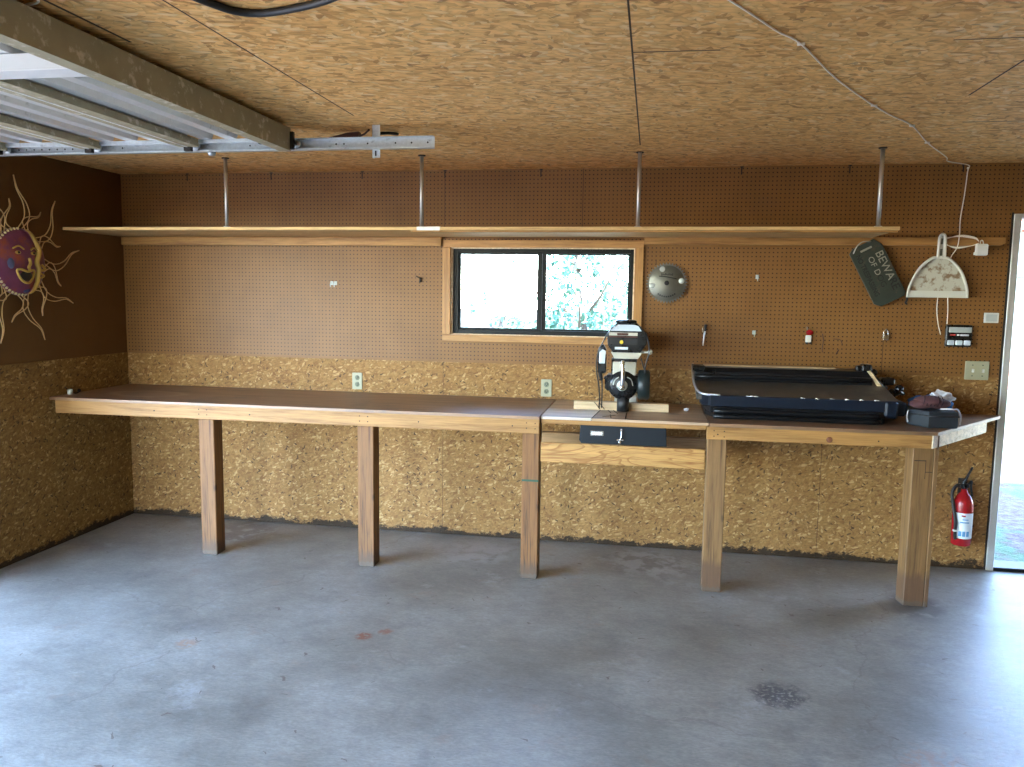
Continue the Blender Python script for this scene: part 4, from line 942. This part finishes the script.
# ------------------------------------------------------------------ overhead garage door and its track
TY = -1.42
gd = thing('garage_door', 'open sectional metal garage door lying flat under the ceiling', 'garage door', (1.0, -4.0, 2.33))
YD0, YD1 = -1.475, -6.55
xe = [1.965, 1.435, .895, .36, -.10]
for i in range(4):
    xa, xb = xe[i + 1], xe[i]
    b = MB()   # ribbed skin, profile in X-Z extruded along Y
    prof = []; xx = xa + .004
    ribs = [xa + .004]
    zt_, zl = 2.405, 2.372
    L = xb - xa - .008; k = 4; step = L / k
    for j in range(k):
        s0 = xa + .004 + j * step
        prof += [(s0, zt_), (s0 + step * .40, zt_), (s0 + step * .50, zl), (s0 + step * .90, zl)]
    prof.append((xb - .004, zt_))
    pts = prof + [(x, z + .008) for x, z in reversed(prof)]
    b.prism(pts, YD1, YD0, 'Y'); pn = b.build('door_section', M['doorskin'], gd)
    # end rail nearest the camera side of the section, along the top edge of the section
    b = MB()
    if i == 0:
        b.box(xb - .004, xb + .004, YD1, YD0, 2.312, 2.418, .001); b.box(xb - .055, xb + .004, YD1, YD0, 2.3105, 2.3140); b.box(xb - .035, xb + .003, YD1, YD0, 2.414, 2.418)
        b.build('end_rail', M['doorrail'], pn)
    b = MB(); b.box(xa - .055, xa + .055, YD1, YD0, 2.338, 2.344, .001); b.box(xa - .055, xa - .050, YD1, YD0, 2.344, 2.372); b.box(xa + .050, xa + .055, YD1, YD0, 2.344, 2.372)
    if i < 3: b.build('joint_rail', M['doorrail'], pn)
    else: b.bm.free()
    for yy in (-2.83, -4.0, -5.2):
        b = MB(); b.box(xa + .06, xb - .006, yy - .045, yy + .045, 2.318, 2.324, .001); b.box(xa + .06, xb - .006, yy - .045, yy - .040, 2.324, 2.370); b.box(xa + .06, xb - .006, yy + .040, yy + .045, 2.324, 2.370)
        b.build('stile', M['white'], pn)
    b = MB(); b.box(xa + .02, xb - .006, YD0 - .012, YD0 - .001, 2.352, 2.372, .001)
    b.build('end_stile', M['galv'], pn)
    for xx in (xb - .0075,):
        MB().box(xx - .0045, xx + .0045, YD1, YD0, 2.336, 2.3405, .001).build('bright_lip', M['white'], pn)
# hinges and rollers
for k, x in enumerate((1.975, 1.44, .895, .37)):
    b = MB(); b.box(x - .030, x + .010, YD0 - .012, YD0 + .010, 2.318, 2.338 if k else 2.40, .002); b.cyl((x, YD0 + .001, 2.350), (x, TY - .002, 2.350), .0055, n=8); b.tube([(x - .075, YD0 + .014, 2.362), (x - .04, YD0 + .016, 2.348), (x, YD0 + .014, 2.345)], .010, 8)
    b.build('roller_hinge', M['dkplate'], gd)
    b = MB(); b.lathe([(.008, -.018), (.021, -.018), (.024, -.012), (.021, -.005), (.008, -.005)], (x + .0, TY + .006, 2.350), 18, 'Y'); b.build('roller', M['galv'], gd)
b = MB(); b.box(1.60, 1.83, YD0 - .008, YD0 + .004, 2.366, 2.372, .001); b.build('lock_bar', M['alu'], gd)
b = MB(); b.box(1.80, 1.90, YD0 - .004, YD0 + .012, 2.345, 2.372, .006, seg=2); b.build('lock_housing', M['rubber'], gd)
# track
tr = thing('door_track', 'galvanised horizontal track carrying the open garage door', 'track', (1.4, TY, 2.33))
b = MB()
b.box(.15, 2.664, TY + .016, TY + .018, 2.322, 2.378); b.box(.15, 2.664, TY - .014, TY + .016, 2.376, 2.378); b.box(.15, 2.664, TY - .014, TY + .016, 2.322, 2.324)
b.box(.15, 2.664, TY - .014, TY - .012, 2.324, 2.331)
# curve down to the upright by the opening
for k in range(8):
    a0, a1 = PI / 2 * k / 8, PI / 2 * (k + 1) / 8; Rr = .13
    for r_, yy0, yy1 in ((Rr, -.014, .018), (Rr + .054, -.014, .018)):
        def P(a, r): return (.15 - r * math.sin(a), 2.194 + r * math.cos(a))
        p, q = P(a0, r_), P(a1, r_); p2, q2 = P(a0, r_ + .002), P(a1, r_ + .002)
        b.prism([p, q, q2, p2], TY + yy0, TY + yy1, 'Y')
    p, q, p2, q2 = P(a0, Rr), P(a1, Rr), P(a0, Rr + .056), P(a1, Rr + .056); b.prism([p, q, q2, p2], TY + .016, TY + .018, 'Y')
ch = b.build('channel', M['galv'], tr)
for x in [.36 + .06 + i * .045 for i in range(8)] + [2.17, 2.21, 2.33, 2.47, 2.55, 2.63, 1.02, 1.72]:
    MB().cyl((x, TY + .0155, 2.352), (x, TY + .0160, 2.352), .0045, n=8).build('punched_hole', M['dkplate'], ch)
b = MB(); b.box(2.352, 2.392, TY + .019, TY + .022, 2.285, 2.4395, .001); b.box(2.352, 2.355, TY + .019, TY + .045, 2.285, 2.4395); b.build('hanger_strap', M['galv'], tr)
b = MB(); b.box(2.366, 2.374, TY + .0175, TY + .0185, 2.293, 2.318) ; b.build('strap_hole', M['rubber'], tr)
b = MB(); b.tube([(2.38, TY + .025, 2.40), (2.40, -1.30, 2.42), (2.41, -1.19, 2.436)], .008, 6, smooth=False); b.build('diagonal_brace', M['dkplate'], tr)
b = MB(); b.lathe([(.001, 0), (.014, 0), (.020, .012), (.020, .018), (.001, .018)], (1.52, TY + .004, 2.304), 16); b.build('track_nut', M['galv'], tr)
b = MB(); b.prism([(2.03, 2.384), (2.20, 2.421), (2.256, 2.425), (2.256, 2.384)], -1.33, -1.29, 'Y', bev=.002)
b.tube([(2.25, -1.32, 2.40), (2.29, -1.34, 2.41), (2.33, -1.385, 2.42)], .005, 6)
tag(b.build('spring_anchor', M['darkred'], loc=(2.1, -1.32, 2.39)), 'dark red-brown bar wired to the track hanger strap', 'bar')
# black hose looping along the ceiling
b = MB(); b.tube([(2.44, -3.25, H - .011), (2.45, -3.12, H - .011), (2.475, -3.04, H - .011), (2.51, -2.975, H - .011), (2.57, -2.95, H - .011), (2.66, -2.965, H - .011), (2.80, -3.02, H - .011), (2.95, -3.13, H - .011), (3.1, -3.3, H - .011)], .011, 9)
tag(b.build('black_cable', M['rubber'], loc=(2.6, -3.0, H - .01)), 'black cable looping along the ceiling at the top edge', 'cable')
b = MB(); b.tube([(1.86, -2.98, H - .008), (1.885, -3.04, H - .006), (1.93, -3.085, H - .006), (1.99, -3.11, H - .006), (2.04, -3.2, H - .006)], .0045, 7)
tag(b.build('white_wire', M['wirew'], loc=(1.93, -3.08, H - .006)), 'short curved pale wire above the near edge of the garage door', 'wire')

# ------------------------------------------------------------------ sun and moon wall ornament on the left wall
sn = thing('sun_ornament', 'purple and gold smiling sun face with wire rays on the left wall', 'wall ornament', (.0, -.985, 1.79))
# local frame: X out of the wall, Y along the wall (towards the corner), Z up
def SP(y, z, x=.02): return (x, y, z)
b = MB()
rr = random.Random(5)
for k in range(18):
    a = 2 * PI * k / 18 + .09; L = .50 if k % 2 == 0 else .36
    if k in (0, 9): L = .52
    tw = .05 * (1 if k % 2 else -1)
    for s in (-1, 1):
        pts = []
        for j, u in enumerate((0, .25, .5, .75, 1.0)):
            r = .19 + (L - .19) * u; wdt = (.014 + .016 * math.sin(PI * min(1, u * 1.2))) * (1 - u) * s; sw_ = tw * math.sin(u * PI * 1.6)
            ca, sa = math.cos(a), math.sin(a); off = wdt + sw_
            pts.append(SP(r * ca - off * sa, r * sa + off * ca, .014 + .012 * math.sin(u * PI)))
        b.tube(pts, .0032, 6)
b.build('ray', M['bronze'], sn, local=True)
b = MB(); R0 = .198
b.lathe([(R0, .004), (R0, .022), (.18, .036), (.14, .052), (.08, .064), (.001, .068)], (0, 0, 0), 40, 'X'); b.build('face_disc', M['purple'], sn, local=True)
b = MB()
for k in range(26):
    a = PI * .52 + k * (PI * 1.02) / 25; b.sph((.026, .192 * math.cos(a), .192 * math.sin(a)), .0085, n=8)
b.build('bead_rim', paint('cream_bead', (.70, .62, .35), .4), sn, local=True)
# crescent moon on the right side with its profile facing left
b = MB(); outer_, inner_ = [], []
for k in range(15):
    u = k / 14; a = -PI * .47 + u * PI * .94
    outer_.append(Vector((.030, .178 * math.cos(a) - .01, .190 * math.sin(a))))
for k in range(15):
    u = k / 14; a = -PI * .47 + u * PI * .94
    bump_ = .020 * math.exp(-((u - .50) / .05) ** 2) - .012 * math.exp(-((u - .66) / .06) ** 2) + .010 * math.exp(-((u - .38) / .03) ** 2)
    inner_.append(Vector((.052, .100 * math.cos(a) - bump_ , .186 * math.sin(a))))
ring = [b.bm.verts.new(p + Vector((.012, 0, 0))) for p in outer_]; rin = [b.bm.verts.new(p + Vector((.016, 0, 0))) for p in inner_]
rb0 = [b.bm.verts.new(Vector((.01, p.y, p.z))) for p in outer_]; rb1 = [b.bm.verts.new(Vector((.01, p.y, p.z))) for p in inner_]
for k in range(14):
    for q in ((ring[k], ring[k + 1], rin[k + 1], rin[k]), (rb0[k], rb0[k + 1], ring[k + 1], ring[k]), (rin[k], rin[k + 1], rb1[k + 1], rb1[k])): b.bm.faces.new(q)
b.build('moon_crescent', M['purple'], sn, local=True)
b = MB(); b.tube([tuple(p + Vector((.016, -.003, 0))) for p in inner_], lambda u: .010 * (.5 + math.sin(PI * u)), 8)
b.tube([(0.07, 0.019, 0.0194), (0.084, 0.0094, -0.0094), (0.09, -0.0098, -0.031), (0.08, 0.007, -0.0454)], .009, 8)   # nose
b.tube([(0.064, -0.095, 0.0746), (0.072, -0.059, 0.089), (0.07, -0.0194, 0.0722)], .005, 7); b.tube([(0.066, 0.037, 0.071), (0.07, 0.061, 0.0842), (0.066, 0.091, 0.065)], .005, 7)   # brows
b.tube([(0.068, -0.077, -0.055), (0.074, -0.053, -0.0454), (0.082, -0.011, -0.0574), (0.076, 0.031, -0.0478), (0.07, 0.0526, -0.0574), (0.072, 0.031, -0.1006), (0.076, -0.0074, -0.1246), (0.07, -0.0506, -0.1054)], .007, 8, closed=True)  # lips
b.tube([(0.066, 0.121, -0.013), (0.07, 0.139, -0.037), (0.064, 0.121, -0.049)], .008, 7); b.tube([(0.062, 0.115, -0.067), (0.066, 0.1342, -0.079), (0.06, 0.115, -0.0934)], .006, 7)
b.build('gold_relief', M['gold'], sn, local=True)
b = MB(); b.sph((.062, -.004, -.082), .042, (.35, 1.1, .75), 16); b.build('mouth', M['rubber'], sn, local=True)
for yy in (-.058, .058):
    b = MB(); b.sph((.064, yy, .052), .018, (.4, 1.2, .6), 12); ey = b.build('eye', M['gold'], sn, local=True)
    b = MB(); b.sph((.070, yy, .052), .007, (.4, 1.2, 1.0), 10); b.build('pupil', M['rubber'], ey, local=True)
for c_, r_, q_ in (((.056, -.104, -.012), .028, (.3, 1, 1.15)), ((.035, .03, -.168), .03, (.3, 1.4, .5)), ((.05, .115, .02), .02, (.3, .8, 1.2))):
    b = MB(); b.sph(c_, r_, q_, 14); b.build('blue_spot', M['bluegl'], sn, local=True)

for o in bpy.data.objects:
    if '_o' in o: del o['_o']
